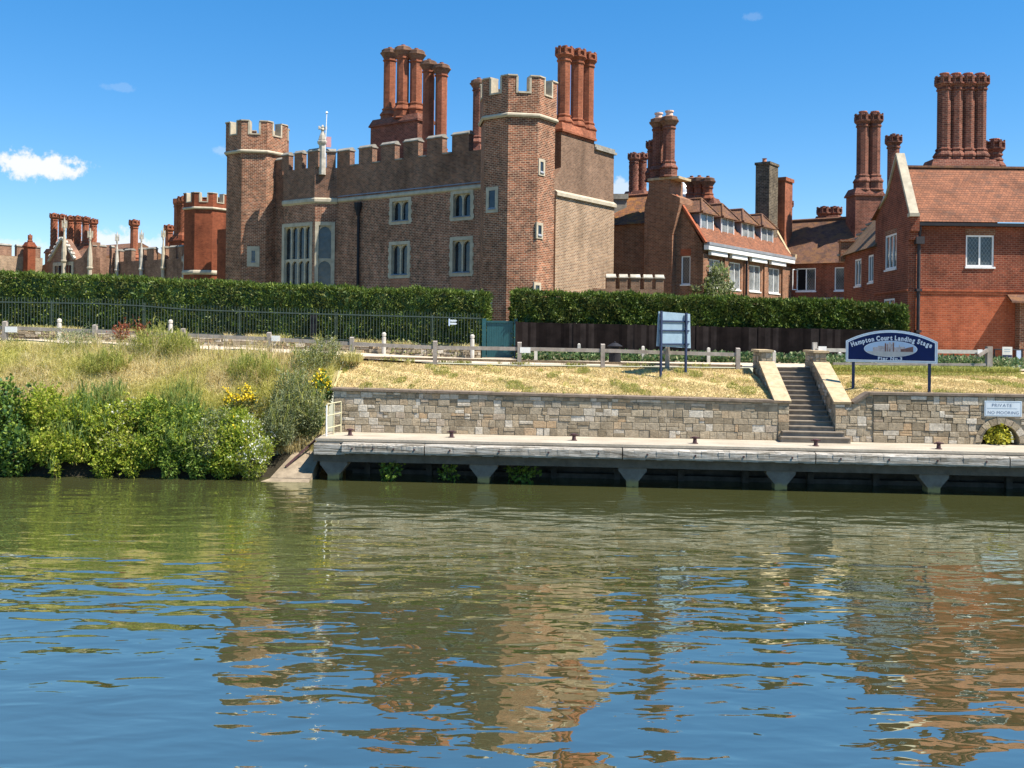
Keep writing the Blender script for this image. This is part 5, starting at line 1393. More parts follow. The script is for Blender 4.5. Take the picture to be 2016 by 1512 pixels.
gate = thing('garden_gate', 'solid teal green boarded gate between the two hedges', 'gate', at_y(982, 700, 46))
def X(px, Y): return (px - 1008) / FPX * Y
gfr = Fr((X(957, 46), 46), (1, 0), (0, -1)); gw2 = X(1009, 46) - X(957, 46); gz0 = terrace(-.8) + .12; gz1 = at_y(982, 633, 46).z
m = MB(); n = 11
for k in range(n): m.box(gfr, gw2 * k / n + .004, gw2 * (k + 1) / n - .004, -.05, 0, gz0, gz1 - .05)
m.box(gfr, 0, gw2, -.09, -.052, gz0, gz1 - .05); m.build('leaf', 'gate_green', gate)
m = MB(); m.box(gfr, -.02, gw2 + .02, -.07, .05, gz1 - .049, gz1 + .03); m.build('head_rail', 'gate_green', gate)
MB().box(gfr, -.22, -.03, -.12, .1, 3.9, at_y(955, 627, 46).z).build('post', 'gate_green', gate); MB().box(gfr, gw2 + .03, gw2 + .2, -.12, .1, 3.9, at_y(1010, 627, 46).z).build('post', 'gate_green', gate)
m = MB(); m.box(gfr, -.2, gw2 + .15, -.4, .35, 3.9, gz0 - .02); m.build('threshold', 'deck_concrete', gate)
sg = thing('direction_sign', 'small white striped arrow sign fixed to the iron railing near the gate', 'sign', at_y(888, 632, RY - .1))
q = at_y(884.5, 634, RY - .06); f_ = Fr((q.x, q.y), (1, 0), (0, -1)); MB().box(f_, -.03, .03, 0, .03, q.z - .18, q.z + .16).build('mount', 'picture_sky', sg)
for dz in (.06, -.08): MB().extrude([f_.p(.04, .0, q.z + dz - .04), f_.p(.3, 0, q.z + dz - .04), f_.p(.38, 0, q.z + dz), f_.p(.3, 0, q.z + dz + .05), f_.p(.04, 0, q.z + dz + .05)], (0, -.02, 0)).build('arrow_panel', 'sign_pale', sg)

bf = thing('board_fence', 'dark brown close-boarded fence below the right hedge', 'fence', (8, 45.6, terrace(8)))
ft = [1016, 1130, 1250, 1372, 1494, 1616, 1738, 1792]
def fz(px): return at_y(px, float(np.interp(px, [1015, 1660, 1800], [634, 648.5, 651])), 45.6).z
for a, b in zip(ft[:-1], ft[1:]):
    xa, xb = X(a, 45.6), X(b, 45.6); m = MB(); n = max(3, round((xb - xa) / .13))
    for k in range(n):
        x0, x1 = xa + (xb - xa) * k / n, xa + (xb - xa) * (k + 1) / n; o = .012 * (k % 2) + random.uniform(0, .006)
        z1 = fz(a + (b - a) * k / n) + random.uniform(-.015, .01); m.extrude([(x0 + .003, 45.6 - o, 3.95), (x1 + .004, 45.6 - o - .012, 3.95), (x1 + .004, 45.6 - o - .012, z1), (x0 + .003, 45.6 - o, z1)], (0, .02, 0))
    m.build('boarding', 'plank_dark', bf)
    MB().box(Fr((xa, 45.6), (1, 0), (0, -1)), -.06, .06, -.1, .035, 3.95, fz(a) + .03).build('post', 'plank_dark', bf)
m = MB(); m.bar((X(1016, 45.6), 45.565, 4.2), (X(1792, 45.6), 45.565, 4.2), .03, .2); m.build('gravel_board', 'plank_dark', bf)


# ------------------------------------------------------------------ hedges
def hedge(label, pts, Y0, Y1, zb, leafn, leaf_z=None):
    """pts: (px, y) of the top front edge"""
    xs_ = [X(p, Y0) for p, y in pts]; zs = [at_y(p, y, Y0).z for p, y in pts]
    def top(x): return np.interp(x, xs_, zs) + .045 * np.sin(x * 1.3 + 1) + .035 * np.sin(x * 3.7) + .02 * np.sin(x * 9.1)
    t = thing('hedge', label, 'hedge', ((xs_[0] + xs_[-1]) / 2, (Y0 + Y1) / 2, zb))
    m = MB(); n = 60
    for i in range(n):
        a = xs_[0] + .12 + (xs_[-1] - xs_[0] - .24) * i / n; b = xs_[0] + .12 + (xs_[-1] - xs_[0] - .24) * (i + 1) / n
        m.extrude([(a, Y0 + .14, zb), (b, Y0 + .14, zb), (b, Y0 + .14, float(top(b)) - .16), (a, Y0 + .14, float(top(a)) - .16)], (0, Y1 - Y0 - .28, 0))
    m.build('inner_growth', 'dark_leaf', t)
    x0, x1 = xs_[0], xs_[-1]; Lx = x1 - x0; Hh = np.mean(zs) - zb
    k = np.arange(3) + RNG.uniform(0, 6, 3)
    def lump(u, v): return .10 * np.sin(u * 1.9 + k[0]) * np.sin(v * 2.3 + k[1]) + .11 * np.sin(u * 5.1 + k[2]) * np.sin(v * 4.3 + u) + .09 * np.sin(u * 11 + v * 7) * np.sin(v * 12 - u * 4)
    nf = int(leafn * .62); x = RNG.uniform(x0, x1, nf); f = RNG.uniform(0, 1, nf); zl = leaf_z or zb; z = zl + (top(x) - zl) * f
    P = np.stack([x, Y0 + lump(x, z) + RNG.uniform(-.10, .10, nf) + np.clip(f - .9, 0, 1) * 1.2, z], 1)
    leaves('foliage', P, .17, 'hedge_leaf_shaded', t, np.array([0, -.55, .25]), .34, .3)
    nt = int(leafn * .38); x = RNG.uniform(x0, x1, nt); y = RNG.uniform(Y0 - .02, Y1, nt)
    fade = np.minimum(1, np.minimum(x - x0, x1 - x) / .25)
    z = top(x) + .6 * lump(x, y * 2) * .7 + RNG.uniform(-.14, .05, nt) - .12 * (1 - fade)
    leaves('foliage', np.stack([x, y, z], 1), .17, 'hedge_leaf_sunlit', t, np.array([0, -.1, 1.0]), .32, .5)
    ne = 2600
    for xe, sg in ((x0, -1), (x1, 1)):
        y = RNG.uniform(Y0, Y1, ne); z = RNG.uniform(zb, float(top(xe)), ne); P = np.stack([xe + sg * (lump(y * 2, z) * .7) + RNG.uniform(-.1, .05, ne), y, z], 1)
        leaves('foliage', P, .17, 'hedge_leaf_sunlit', t, np.array([sg * .6, 0, .25]), .34, .3)
    return t


hedge('long clipped dark green hedge behind the iron railing, left of the gate', [(-330, 528), (-60, 537), (0, 540), (300, 552), (600, 566), (800, 573), (957, 577)], 46.5, 48.0, 4.2, 64000)
hedge('clipped green hedge above the dark board fence, right of the gate', [(1011, 576), (1200, 581), (1400, 588), (1650, 596), (1784, 604)], 46.0, 47.1, 4.2, 36000, 5.72)

# ------------------------------------------------------------------ signs, bin
bp, bq = at_y(1665, 700, 37.25), at_y(1846, 700, 36.0)
S = Fr((bp.x, bp.y), (bq.x - bp.x, bq.y - bp.y), (bq.y - bp.y, -(bq.x - bp.x))); SW = math.hypot(bq.x - bp.x, bq.y - bp.y)
sign = thing('pier_sign', 'arched navy blue landing stage sign with white lettering on two posts', 'sign', S.p(SW / 2, 0, 3.4))
zb, ze, za = S.at(1755, 714)[1], (S.at(1665, 672)[1] + S.at(1846, 672)[1]) / 2, S.at(1755, 650)[1]
cx = SW / 2; sag = za - ze; RR = (cx * cx + sag * sag) / (2 * sag)
def outline(i):
    h = cx - i; zc = za - RR; a = math.asin(h / RR); r = RR - i
    pts = [(cx - h, zb + i), (cx + h, zb + i)]
    for k in range(17):
        x = h - 2 * h * k / 16; pts.append((cx + x, zc + math.sqrt(max(r * r - x * x, 0))))
    return pts
MB().extrude([S.p(u, 0, z) for u, z in outline(0)], Vector((*S.n, 0)) * -.06).build('rim', 'sign_rim', sign)
MB().extrude([S.p(u, .009, z) for u, z in outline(.05)], Vector((*S.n, 0)) * -.003).build('rim_inner', 'sign_rim', sign)
MB().extrude([S.p(u, .013, z) for u, z in outline(.095)], Vector((*S.n, 0)) * -.003).build('panel', 'navy_paint', sign)
MB().extrude([S.p(u, .006, z) for u, z in outline(.036)], Vector((*S.n, 0)) * -.005).build('rim_line', 'sheet_metal', sign)
m = MB(); tr_ = 3.7; zt0 = S.at(1755, 669.5)[1] - tr_ + .0
def arcp(lx, x, y):
    a = lx / tr_; r = tr_ + y; return S.p(cx + r * math.sin(a) + x * math.cos(a), .016, zt0 + r * math.cos(a) - x * math.sin(a))
text_mesh(m, 'Hampton Court Landing Stage', .245, arcp, SW * .885, .011, 1.0); m.build('lettering', 'letter_white', sign)
m = MB(); z0 = S.at(1752, 708.5)[1]; text_mesh(m, 'Pier No.3', .155, lambda lx, x, y: S.p(cx - .03 + lx + x, .016, z0 + y), .86, .006, 1.0); m.build('lettering', 'letter_white', sign)
oc_, oz = cx - .02, S.at(1755, 687)[1]; ow, oh = .92, .30
ell = lambda k, s=1.0: [(oc_ + ow * s * math.cos(a), oz + oh * s * math.sin(a)) for a in np.linspace(0, 2 * math.pi, 33)[:-1]]
MB().extrude([S.p(u, .015, z) for u, z in ell(0, 1.03)], Vector((*S.n, 0)) * -.002).build('oval_rim', 'letter_white', sign)
ov = MB().extrude([S.p(u, .018, z) for u, z in ell(0)], Vector((*S.n, 0)) * -.002).build('oval_picture', 'picture_sky', sign)
m = MB(); lowr = [(oc_ + ow * .985 * math.cos(a), oz + oh * .985 * math.sin(a)) for a in np.linspace(math.pi + .35, 2 * math.pi - .35, 20)]
m.extrude([S.p(u, .021, z) for u, z in lowr], Vector((*S.n, 0)) * -.002); m.build('picture_ground', 'picture_ground', ov)
m = MB(); zg = oz - oh * .335
for u0, u1, h in ((-.62, -.45, .16), (-.45, -.2, .21), (-.2, -.14, .33), (-.14, -.06, .27), (-.06, .02, .35), (.02, .06, .29), (.06, .13, .36), (.13, .3, .17), (.3, .33, .27), (.33, .52, .19)):
    m.extrude([S.p(oc_ + u, .022, z) for u, z in ((u0, zg), (u1 - .004, zg), (u1 - .004, zg + h), (u0, zg + h))], Vector((*S.n, 0)) * -.003)
m.build('picture_building', 'picture_wall', ov)
m = MB(); m.extrude([S.p(oc_ + u, .024, z) for u, z in ((.36, zg), (.80, zg), (.80, zg + .2), (.62, zg + .16), (.5, zg + .12), (.36, zg + .1))], Vector((*S.n, 0)) * -.004)
for u0, u1, h in ((-.2, -.15, .3), (.09, .13, .33), (-.035, .0, .1), (-.11, -.09, .3)): m.extrude([S.p(oc_ + u, .024, z) for u, z in ((u0, zg), (u1, zg), (u1, zg + h), (u0, zg + h))], Vector((*S.n, 0)) * -.001)
m.build('picture_shade', 'picture_dark', ov)
for px, y0, y1 in ((1680, 705, 764), (1830, 705, 780)):
    u, _ = S.at(px, 720, -.1); MB().box(S, u - .055, u + .055, -.16, -.07, 3.1, ze - .05).build('post', 'navy_post', sign)

pr = thing('mooring_sign', 'pale rectangular PRIVATE NO MOORING sign on the right river wall', 'sign', PP.p(AC, WALLN, 2.6))
f_ = PP.off(0, WALLN + .085); u0, u1 = f_.at(1938.5, 805)[0], f_.at(2012, 805)[0]; z1, z0 = f_.at(1975, 789.5)[1], f_.at(1975, 820)[1]
MB().box(f_, u0, u1, -.06, 0, z0, z1).build('plate', 'sign_pale', pr)
m = MB(); uc = (u0 + u1) / 2
for a, b, c, d in ((u0 + .03, u1 - .03, z0 + .03, z0 + .042), (u0 + .03, u1 - .03, z1 - .042, z1 - .03), (u0 + .03, u0 + .042, z0 + .042, z1 - .042), (u1 - .042, u1 - .03, z0 + .042, z1 - .042), (uc - .58, uc + .5, (z0 + z1) / 2 + .005, (z0 + z1) / 2 + .017)): m.box(f_, a, b, .001, .004, c, d)
m.build_each('border_line', 'sheet_metal', pr)
m = MB(); text_mesh(m, 'PRIVATE', .165, lambda lx, x, y: f_.p(uc - .05 + lx + x, .006, z1 - .215 + y), .70, -.001, 1.6); text_mesh(m, 'NO MOORING', .165, lambda lx, x, y: f_.p(uc + lx + x, .006, z0 + .085 + y), 1.10, -.001, 1.5); m.build('lettering', 'letter_blue', pr)

nb = thing('notice_board', 'blue-grey notice board seen from behind on two dark posts', 'notice board', at_y(1326, 730, 39.6))
a, b = at_y(1295, 650, 39.0), at_y(1360, 650, 39.9); N_ = Fr((a.x, a.y), (b.x - a.x, b.y - a.y), (b.y - a.y, -(b.x - a.x))); NW = math.hypot(b.x - a.x, b.y - a.y)
q = [N_.at(*p) for p in ((1297, 613), (1358.5, 618), (1360, 685.5), (1293, 681.5))]
MB().extrude([N_.p(u, 0, z) for u, z in q], Vector((*N_.n, 0)) * -.035).build('panel', 'sheet_metal', nb)
for px, y0 in ((1302, 612), (1351, 616)):
    u, _ = N_.at(px, 650, .1); MB().box(N_, u - .04, u + .04, .055, .13, 3.3, N_.at(px, y0, .1)[1]).build('post', 'navy_post', nb)
for y in (631, 649.5, 676):
    MB().box(N_, N_.at(1299, y)[0], N_.at(1356, y)[0], .002, .052, N_.at(1330, y + 1.5)[1] - .03, N_.at(1330, y + 1.5)[1] + .03).build('rail', 'navy_post', nb)

q = at_y(1210, 719, 41.6); tb = terrace(q.x, 41.6)
bn = thing('litter_bin', 'black round litter bin with a hat-shaped lid behind the fence', 'litter bin', (q.x, 41.6, tb))
k = (at_y(1210, 672, 41.6).z - tb) / 1.06
MB().lathe((q.x, 41.6, tb), [(.24, 0), (.26, .03 * k), (.26, .52 * k), (.28, .53 * k), (.28, .57 * k), (.2, .58 * k)], 16).build('bin_body', 'black_iron', bn)
m = MB()
for i in range(4): a = .6 + i * math.pi / 2; m.lathe((q.x + .2 * math.cos(a), 41.6 + .2 * math.sin(a), tb), [(.035, .57 * k), (.035, .84 * k)], 6)
m.build_each('lid_support', 'black_iron', bn)
MB().lathe((q.x, 41.6, tb), [(.24, .72 * k), (.26, .74 * k), (.26, .78 * k), (.2, .79 * k)], 16).build('ring', 'black_iron', bn)
MB().lathe((q.x, 41.6, tb), [(.33, .82 * k), (.34, .84 * k), (.2, .93 * k), (.1, .99 * k), (.03, 1.0 * k), (.03, 1.03 * k), (.045, 1.045 * k), (.02, 1.06 * k)], 16).build('lid', 'black_iron', bn)

mr = thing('metal_railing', 'short black metal railing at the right edge beside the porch', 'railing', at_y(1975, 735, 43))
for px in (1957.5, 1984, 2012): MB().tube([at_y(px, 740, 43), at_y(px, 687, 43)], .035, 6).build('upright', 'black_iron', mr)
for y in (688, 709): MB().tube([at_y(1957, y, 43), at_y(2040, y + 1, 43)], .03, 6).build('rail', 'black_iron', mr)
ib = thing('information_board', 'white information panel with dark bands on the metal railing', 'notice', at_y(1982, 705, 42.9))
q0, q1 = at_y(1973, 727, 42.9), at_y(1993, 683, 42.9); f_ = Fr((q0.x, 42.9), (1, 0), (0, -1)); w_ = q1.x - q0.x; h_ = q1.z - q0.z
MB().box(f_, 0, w_, -.03, 0, q0.z, q1.z).build('panel', 'cream_paint', ib)
m = MB(); m.box(f_, .01, w_ - .01, .001, .004, q0.z + h_ * .53, q0.z + h_ * .64); m.box(f_, .01, w_ - .01, .001, .004, q0.z, q0.z + h_ * .09); m.build_each('band', 'navy_post', ib)
m = MB()
for fz_ in (.88, .78, .45, .38, .31, .24): m.box(f_, w_ * .2, w_ * (.8 if fz_ > .5 else .6), .001, .003, q0.z + h_ * fz_, q0.z + h_ * (fz_ + .025))
m.build_each('print_line', 'sheet_metal', ib)
q0, q1 = at_y(2001, 731, 43.3), at_y(2010, 688, 43.3); tag(MB().box(Fr((q0.x, 43.3), (1, 0), (0, -1)), 0, q1.x - q0.x + .05, -.03, 0, q0.z, q1.z).build('poster_panel', 'picture_sky'), 'narrow pale blue panel behind the metal railing', 'panel')
q0 = at_y(1960, 741, 42.6); tag(MB().box(Fr((q0.x, 42.6), (1, 0), (0, -1)), 0, 3, -.25, 0, 3.9, q0.z + .2).build('kerb_block', 'dirty_wall'), 'dark low kerb below the metal railing', 'kerb')
q = at_y(1992, 735, 41.0)

# ------------------------------------------------------------------ planting
def scatter(x0, x1, y0, y1, n, zf, keep=None):
    x = RNG.uniform(x0, x1, n); y = RNG.uniform(y0, y1, n)
    if keep is not None:
        k = keep(x, y); x, y = x[k], y[k]
    z = np.array([zf(a, b) for a, b in zip(x, y)])
    return np.stack([x, y, z], 1)


def nz2(x, y, s, seed=0): return np.sin(x * s + seed) * np.sin(y * s * 1.3 + seed * 2) + .6 * np.sin(x * s * 2.3 + y * s * 1.7 + seed) + .3 * np.sin(x * s * 5.1 - y * s * 3 + seed)


# tall dry grass on the left bank
P = scatter(-34, -6.2, 36.2, 40.2, 66000, lambda x, y: bank_z(min(x, -7.06), min(y, 40.3)) if x < -7 else terrace(x) - .1, lambda x, y: (x < -7.2) | (y > 39.2))
tag(blades('dry_grass', P, np.interp(P[:, 1], [38.5, 39.8, 40.3], [.66, .4, .22]), .035, 'dry_grass', lean=.75, droop=.45), kind='stuff')
P = scatter(-34, -7.3, 36.4, 40.9, 24000, lambda x, y: bank_z(x, min(y, 40.3)), lambda x, y: nz2(x, y, .9, 2) > .55)
tag(blades('green_grass', P, np.interp(P[:, 1], [38.8, 40.3], [.55, .25]), .04, 'green_grass', lean=.8, droop=.4), kind='stuff')
# short scorched turf
P = scatter(L0 + .1, L1 - .1, 36.2, 40.3, 52000, lambda x, y: ztop_l(x) - .02 + (terrace(x) - .02 - ztop_l(x)) * (max(0, (y - wall_y(x, WALLN - .3)) / (40.5 - wall_y(x, WALLN - .3))) ** .85), lambda x, y: y > np.array([wall_y(a, WALLN - .45) for a in x]))
P2 = scatter(R0 + .2, 21, 35.4, 40.3, 30000, lambda x, y: ztop_r(x) - .02 + (terrace(x) - .02 - ztop_r(x)) * (max(0, (y - wall_y(x, WALLN - .3)) / (40.5 - wall_y(x, WALLN - .3))) ** .85), lambda x, y: y > np.array([wall_y(a, WALLN - .45) for a in x]))
tag(blades('turf', np.concatenate([P, P2]), .075, .022, 'lawn_grass', lean=1.3, droop=.6), kind='stuff')
k = nz2(P[:, 0], P[:, 1], 1.3, 5) > .85; k2 = (nz2(P2[:, 0], P2[:, 1], 1.3, 5) > .7) | (P2[:, 1] > 39.2)
tag(blades('green_turf', np.concatenate([P[k], P2[k2]]) + np.array([.02, 0, 0]), .10, .03, 'green_grass', lean=.9, droop=.5), kind='stuff')
P = scatter(-6.5, 9.5, 40.1, 40.7, 2600, lambda x, y: terrace(x), lambda x, y: nz2(x, y, 1.1, 1) > .2)
tag(blades('path_edge_grass', P, .16, .03, 'green_grass', lean=.8), kind='stuff')
# ivy and weeds at the foot of the board fence and beyond the right lawn
P = scatter(X(1020, 45), X(1620, 45), 44.4, 45.5, 9000, lambda x, y: terrace(x, y) + random.uniform(0, .42) * (1 if y > 44.8 else .6), lambda x, y: nz2(x, y, 1.6, 4) > -.75)
tag(leaves('ivy_ground_cover', P, .15, 'ivy_leaf', None, np.array([0, -.4, .5]), .8), kind='stuff')
P = scatter(X(1615, 42), 22, 40.8, 44.5, 9000, lambda x, y: terrace(x, y) + random.uniform(0, .42), lambda x, y: nz2(x, y, 1.6, 4) > -.9)
tag(leaves('weed_ground_cover', P, .14, 'ivy_leaf', None, np.array([0, -.3, .6]), .6), kind='stuff')
P = scatter(X(1640, 40), 21, 39.7, 40.9, 5000, lambda x, y: terrace(x) - .03)
tag(blades('lawn_edge_grass', P, .2, .03, 'green_grass', lean=.7), kind='stuff')
# dry weeds on the rubble wall top
P = scatter(-30, -1.6, 45.5, 45.9, 5000, lambda x, y: terrace(x) + .45, lambda x, y: nz2(x, y, 1.2, 3) > -.1)
tag(blades('wall_top_weeds', P, .3, .03, 'dry_grass', lean=.7), kind='stuff')
P = scatter(-30, -1.6, 45.2, 45.9, 3600, lambda x, y: terrace(x) + random.uniform(.1, .75), lambda x, y: nz2(x, y, 1.0, 6) > .35)
tag(leaves('railing_foot_weeds', P, .12, 'olive_leaf', None, None, .6), kind='stuff')


def B(px, y0, y1, Y, hw, ry=.7):
    """ellipsoid from its photo extent at depth Y"""
    a, b = at_y(px, y0, Y).z, at_y(px, y1, Y).z
    return (X(px, Y), Y, (a + b) / 2, hw * Y / FPX, ry, (a - b) / 2)


LK_ = [('riverside_bush', 'bush', 'dark bluish green leafy bush at the left edge of the bank', [B(6, 758, 880, 35.9, 46, .8), B(30, 840, 938, 35.1, 48, .6), B(-60, 765, 935, 35.6, 50, .9)], .17, 5200, 'nettle_leaf', .75, dict(extra=('dark_leaf', .45))),
 ('bramble', 'shrub', 'bright lime bramble beside the dark bush, tumbling to the water', [B(82, 770, 860, 36.0, 34, .7), B(120, 788, 880, 35.8, 34, .6), B(96, 850, 915, 35.1, 40, .5)], .15, 4200, 'bramble_leaf', .62, dict(blade=(300, .6, .025, 'green_grass'))),
 ('bramble', 'shrub', 'lime green bramble with long drooping blades below it', [B(165, 777, 860, 36.0, 40, .7), B(195, 800, 880, 35.6, 36, .6), B(150, 850, 915, 35.2, 44, .5), B(112, 895, 944, 34.75, 9, .2)], .14, 4600, 'bramble_leaf', .62, dict(blade=(420, 1.0, .035, 'iris_leaf'))),
 ('bramble', 'shrub', 'yellowish bramble dotted with white blossom in the middle of the bank', [B(232, 800, 890, 35.8, 40, .7), B(262, 788, 860, 36.1, 30, .6), B(235, 850, 920, 35.2, 42, .5)], .14, 4600, 'bramble_leaf', .62, dict(flowers=(55, .06, 'white_flower', 1.0), extra=('olive_leaf', .25), blade=(260, .5, .025, 'green_grass'))),
 ('nettle_clump', 'shrub', 'mid green nettles over the dark water edge left of centre bank', [B(305, 784, 870, 36.0, 36, .7), B(330, 806, 885, 35.6, 36, .6), B(300, 855, 922, 35.2, 40, .5)], .14, 4200, 'nettle_leaf', .6, dict(extra=('bramble_leaf', .9), blade=(260, .5, .025, 'green_grass'))),
 ('sedge_bush', 'bush', 'green bush with a dark arching tuft of sedge', [B(372, 796, 885, 35.9, 38, .7), B(352, 845, 905, 35.2, 32, .5), B(385, 860, 932, 35.1, 30, .4)], .13, 3600, 'nettle_leaf', .6, dict(blade=(620, .9, .03, 'iris_leaf'), extra=('bramble_leaf', .7))),
 ('buddleia', 'shrub', 'grey purple buddleia among the lime brambles', [B(430, 808, 880, 35.7, 34, .6), B(415, 845, 912, 35.1, 36, .5)], .14, 3600, 'grey_leaf', .4, dict(extra=('bramble_leaf', .6), blade=(200, .5, .025, 'green_grass'))),
 ('weed_clump', 'weeds', 'green weeds with a few yellow flowers at the water edge', [B(458, 835, 905, 35.2, 34, .6), B(445, 880, 942, 34.9, 32, .4), B(472, 806, 870, 35.9, 26, .5)], .13, 4200, 'bramble_leaf', .5, dict(flowers=(16, .08, 'yellow_flower', .3), extra=('nettle_leaf', .35))),
 ('white_weed_clump', 'weeds', 'pale feathery weeds with white blossom spilling into the river', [B(494, 820, 895, 35.5, 26, .6), B(497, 875, 945, 34.9, 28, .45), B(522, 862, 905, 35.2, 18, .45)], .12, 3600, 'bramble_leaf', .35, dict(flowers=(130, .06, 'white_flower', .2), extra=('grey_leaf', .35))),
 ('ragwort', 'flowers', 'yellow flowering ragwort on the edge of the dry grass', [B(478, 778, 815, 36.5, 36, .5)], .13, 800, 'olive_leaf', .5, dict(flowers=(120, .08, 'yellow_flower', 2.6))),
 ('mugwort', 'shrub', 'tall feathery grey green mugwort left of the landing stage', [B(580, 742, 840, 36.7, 40, .8), B(556, 790, 880, 36.0, 32, .6), B(612, 775, 850, 36.5, 26, .5)], .16, 5200, 'grey_leaf', .26, dict(up=.9, extra=('olive_leaf', .4), blade=(500, .75, .03, 'green_grass'))),
 ('mugwort', 'weeds', 'thin olive weeds standing tall before the rubble wall', [B(642, 672, 730, 39.2, 34, .6), B(606, 690, 745, 38.6, 36, .6), B(686, 700, 735, 39.6, 18, .4)], .13, 1900, 'olive_leaf', .26, dict(up=1.1, flowers=(24, .05, 'white_flower', 3.5), extra=('grey_leaf', .6), blade=(260, .6, .025, 'green_grass'))),
 ('flowering_bush', 'bush', 'dark bush topped with yellow flowers at the corner of the river wall', [B(634, 744, 800, 37.6, 18, .4), B(622, 790, 855, 37.0, 16, .45)], .14, 2200, 'nettle_leaf', .6, dict(flowers=(75, .10, 'yellow_flower', 3.0), extra=('dark_leaf', .7))),
 ('slip_weeds', 'weeds', 'straggling weeds beside the concrete slip', [B(545, 850, 884, 36.1, 22, .35), B(610, 842, 868, 36.6, 18, .3)], .11, 1200, 'olive_leaf', .5, {}),
 ('red_dock', 'plant', 'rusty red dock plants by the fence rail on the left', [B(238, 637, 672, 39.9, 15, .3)], .12, 300, 'red_dock', .35, dict(up=1.0)),
 ('red_dock', 'plant', 'smaller rusty dock plant right of the taller red ones', [B(276, 638, 665, 39.9, 12, .3)], .12, 200, 'red_dock', .35, dict(up=1.0)),
 ('fennel_clump', 'plant', 'big yellow green clump in front of the fence at the left', [B(315, 652, 705, 39.6, 60, .6), B(355, 665, 710, 39.4, 40, .5)], .22, 1500, 'green_grass', .1, dict(up=1.6, blade=(700, .45, .03, 'green_grass'))),
 ('grass_clump', 'plant', 'lime tuft in the dry grass below the fence', [B(205, 700, 745, 38.4, 48, .6)], .25, 700, 'green_grass', .1, dict(up=1.8, blade=(600, .5, .03, 'green_grass'))),
 ('grass_clump', 'plant', 'green tuft right of the tall pale stalks', [B(500, 705, 765, 38.2, 55, .6)], .25, 700, 'green_grass', .1, dict(up=1.8, blade=(700, .5, .03, 'green_grass'))),
 ('weed_clump', 'weeds', 'grey green weeds by the second fence post from the left', [B(150, 650, 682, 39.8, 36, .4)], .12, 600, 'grey_leaf', .3, dict(up=.9))]
LK_ += [('bramble', 'shrub', 'bramble mass on the bank beyond the dark bush', [B(-190, 775, 935, 35.6, 75, .9), B(-320, 780, 938, 35.7, 70, .9)], .15, 4200, 'bramble_leaf', .6, {}),
 ('bramble', 'shrub', 'long trailing bramble shoots hanging to the river below the yellowish bramble', [B(205, 890, 944, 34.85, 22, .25), B(262, 895, 942, 34.85, 16, .22)], .13, 900, 'bramble_leaf', .6, dict(up=-.2)),
 ('nettle_clump', 'shrub', 'low green growth trailing into the water below the sedge tuft', [B(335, 895, 946, 34.85, 18, .25), B(392, 892, 945, 34.8, 20, .25)], .13, 900, 'nettle_leaf', .6, dict(up=-.2)),
 ('reed_tuft', 'plant', 'pale upright reedy tuft rising out of the lime brambles', [B(215, 762, 815, 36.2, 30, .4)], .3, 420, 'green_grass', .08, dict(up=2.2, blade=(260, .7, .025, 'iris_leaf'))),
 ('reed_tuft', 'plant', 'tall green stems standing above the nettles', [B(352, 762, 820, 36.2, 34, .4)], .3, 420, 'iris_leaf', .08, dict(up=2.2, blade=(260, .7, .025, 'green_grass')))]
for nm, ct, lb, bl, sz, cn, mt, asp, kw in LK_:
    kw = dict(kw); kw.setdefault('up', .25); bush(nm, lb, ct, bl, sz * .74, int(cn * 1.35), mt, asp, **kw)
bush('arch_shrub', 'bright lime yellow shrub growing in the arched opening', 'shrub', [(PP.p(AC, WALLN, 0).x - .12, PP.p(AC, WALLN, 0).y + .1, DECK + .25, .42, .22, .26), (PP.p(AC, WALLN, 0).x + .25, PP.p(AC, WALLN, 0).y + .1, DECK + .22, .2, .2, .2), (PP.p(AC, WALLN, 0).x - .15, PP.p(AC, WALLN, 0).y + .15, DECK + .55, .15, .15, .2)], .11, 620, 'lime_leaf', .7, .3)
for px, y0, y1, lab in ((770, 905, 950, 'dark leafy creeper under the deck right of the first pile'), (1030, 918, 948, 'green creeper under the deck right of the second pile'), (885, 925, 945, 'tiny dark creeper under the deck left of the second pile')):
    bush('creeper', lab, 'plant', [B(px, y0, y1, 34.9, 26 if px > 900 else 20, .25)], .13, 240 if px != 885 else 90, 'nettle_leaf', .7, -.1, stem=False)
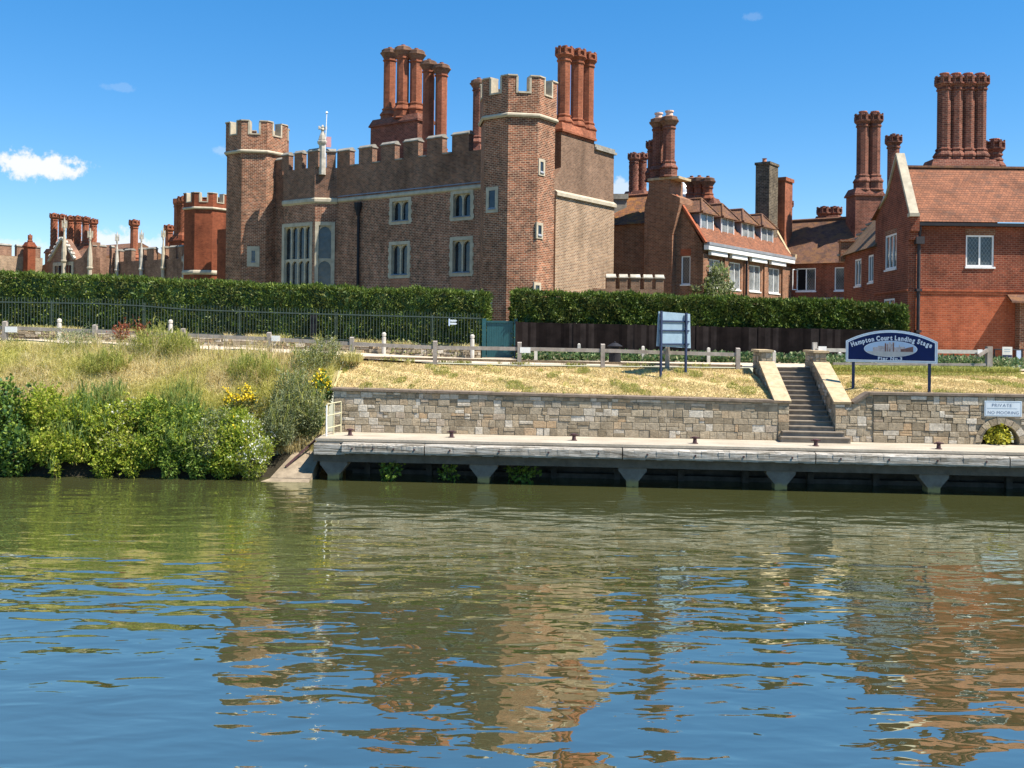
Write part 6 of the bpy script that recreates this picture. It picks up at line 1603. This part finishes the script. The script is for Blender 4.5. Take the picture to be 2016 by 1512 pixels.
# shrub before the dormered wing
q = WE.p(2.6, 1.4, 0); t = bush('olive_tree', 'silvery green shrub against the wall of the dormered wing', 'tree', [B(1405, 545, 600, 62.5, 36, .9), B(1412, 520, 560, 62.5, 18, .6), B(1385, 560, 610, 62.5, 22, .6)], .2, 2600, 'grey_leaf', .4, .5, extra=('nettle_leaf', .3))
# tall pale stalks in the dry grass
P = scatter(-13.5, -8.5, 37.5, 40, 700, lambda x, y: bank_z(x, y)); tag(blades('pale_stalks', P, 1.1, .03, 'lawn_grass', lean=.35, droop=.2), kind='stuff')
# foam flecks and leaves adrift
m = MB()
for k in range(6):
    y = random.uniform(12.2, 20); x = random.uniform(-.5, .5) * y; r = random.uniform(.006, .014); m.lathe((x, y, 0), [(r, .001), (r * .6, .008)], 6)
tag(m.build('foam_flecks', 'white_paint'), kind='stuff')

# straw hanging over the coping and taller tufts in the turf
x = RNG.uniform(L0 + .4, L1 - .2, 900); x2 = RNG.uniform(13.4, 21, 420)
P = np.array([(q, wall_y(q, WALLN - .50), ztop_l(q) + .02) for q in x] + [(q, wall_y(q, WALLN - .52), ztop_r(q) + .03) for q in x2])
tag(blades('coping_edge_grass', P, .16, .022, 'lawn_grass', lean=1.2, droop=.5, wind=(0, -.7)), kind='stuff')
c0 = scatter(L0 + .3, L1 - .3, 36.9, 40.2, 150, lambda x, y: ztop_l(x) + (terrace(x) - ztop_l(x)) * (max(0, (y - 36.6) / 3.9)) ** .85 - .03)
P = np.repeat(c0, 14, 0) + RNG.normal(size=(len(c0) * 14, 3)) * np.array([.07, .06, 0])
tag(blades('turf_tufts', P, .17, .022, 'dry_grass', lean=.9, droop=.5), kind='stuff')

# wispy seed stalks that rise past the fence rail
P = scatter(-24, -9.6, 38.2, 40.15, 3600, lambda x, y: bank_z(x, y), lambda x, y: nz2(x, y, .7, 9) > -.35)
tag(blades('seed_stalks', P, .95, .022, 'dry_grass', lean=.5, droop=.3), kind='stuff')
P = scatter(-20, -9.8, 38.8, 40.15, 1500, lambda x, y: bank_z(x, y), lambda x, y: nz2(x, y, .7, 3) > .1)
tag(blades('green_stalks', P, .85, .025, 'green_grass', lean=.55, droop=.3), kind='stuff')
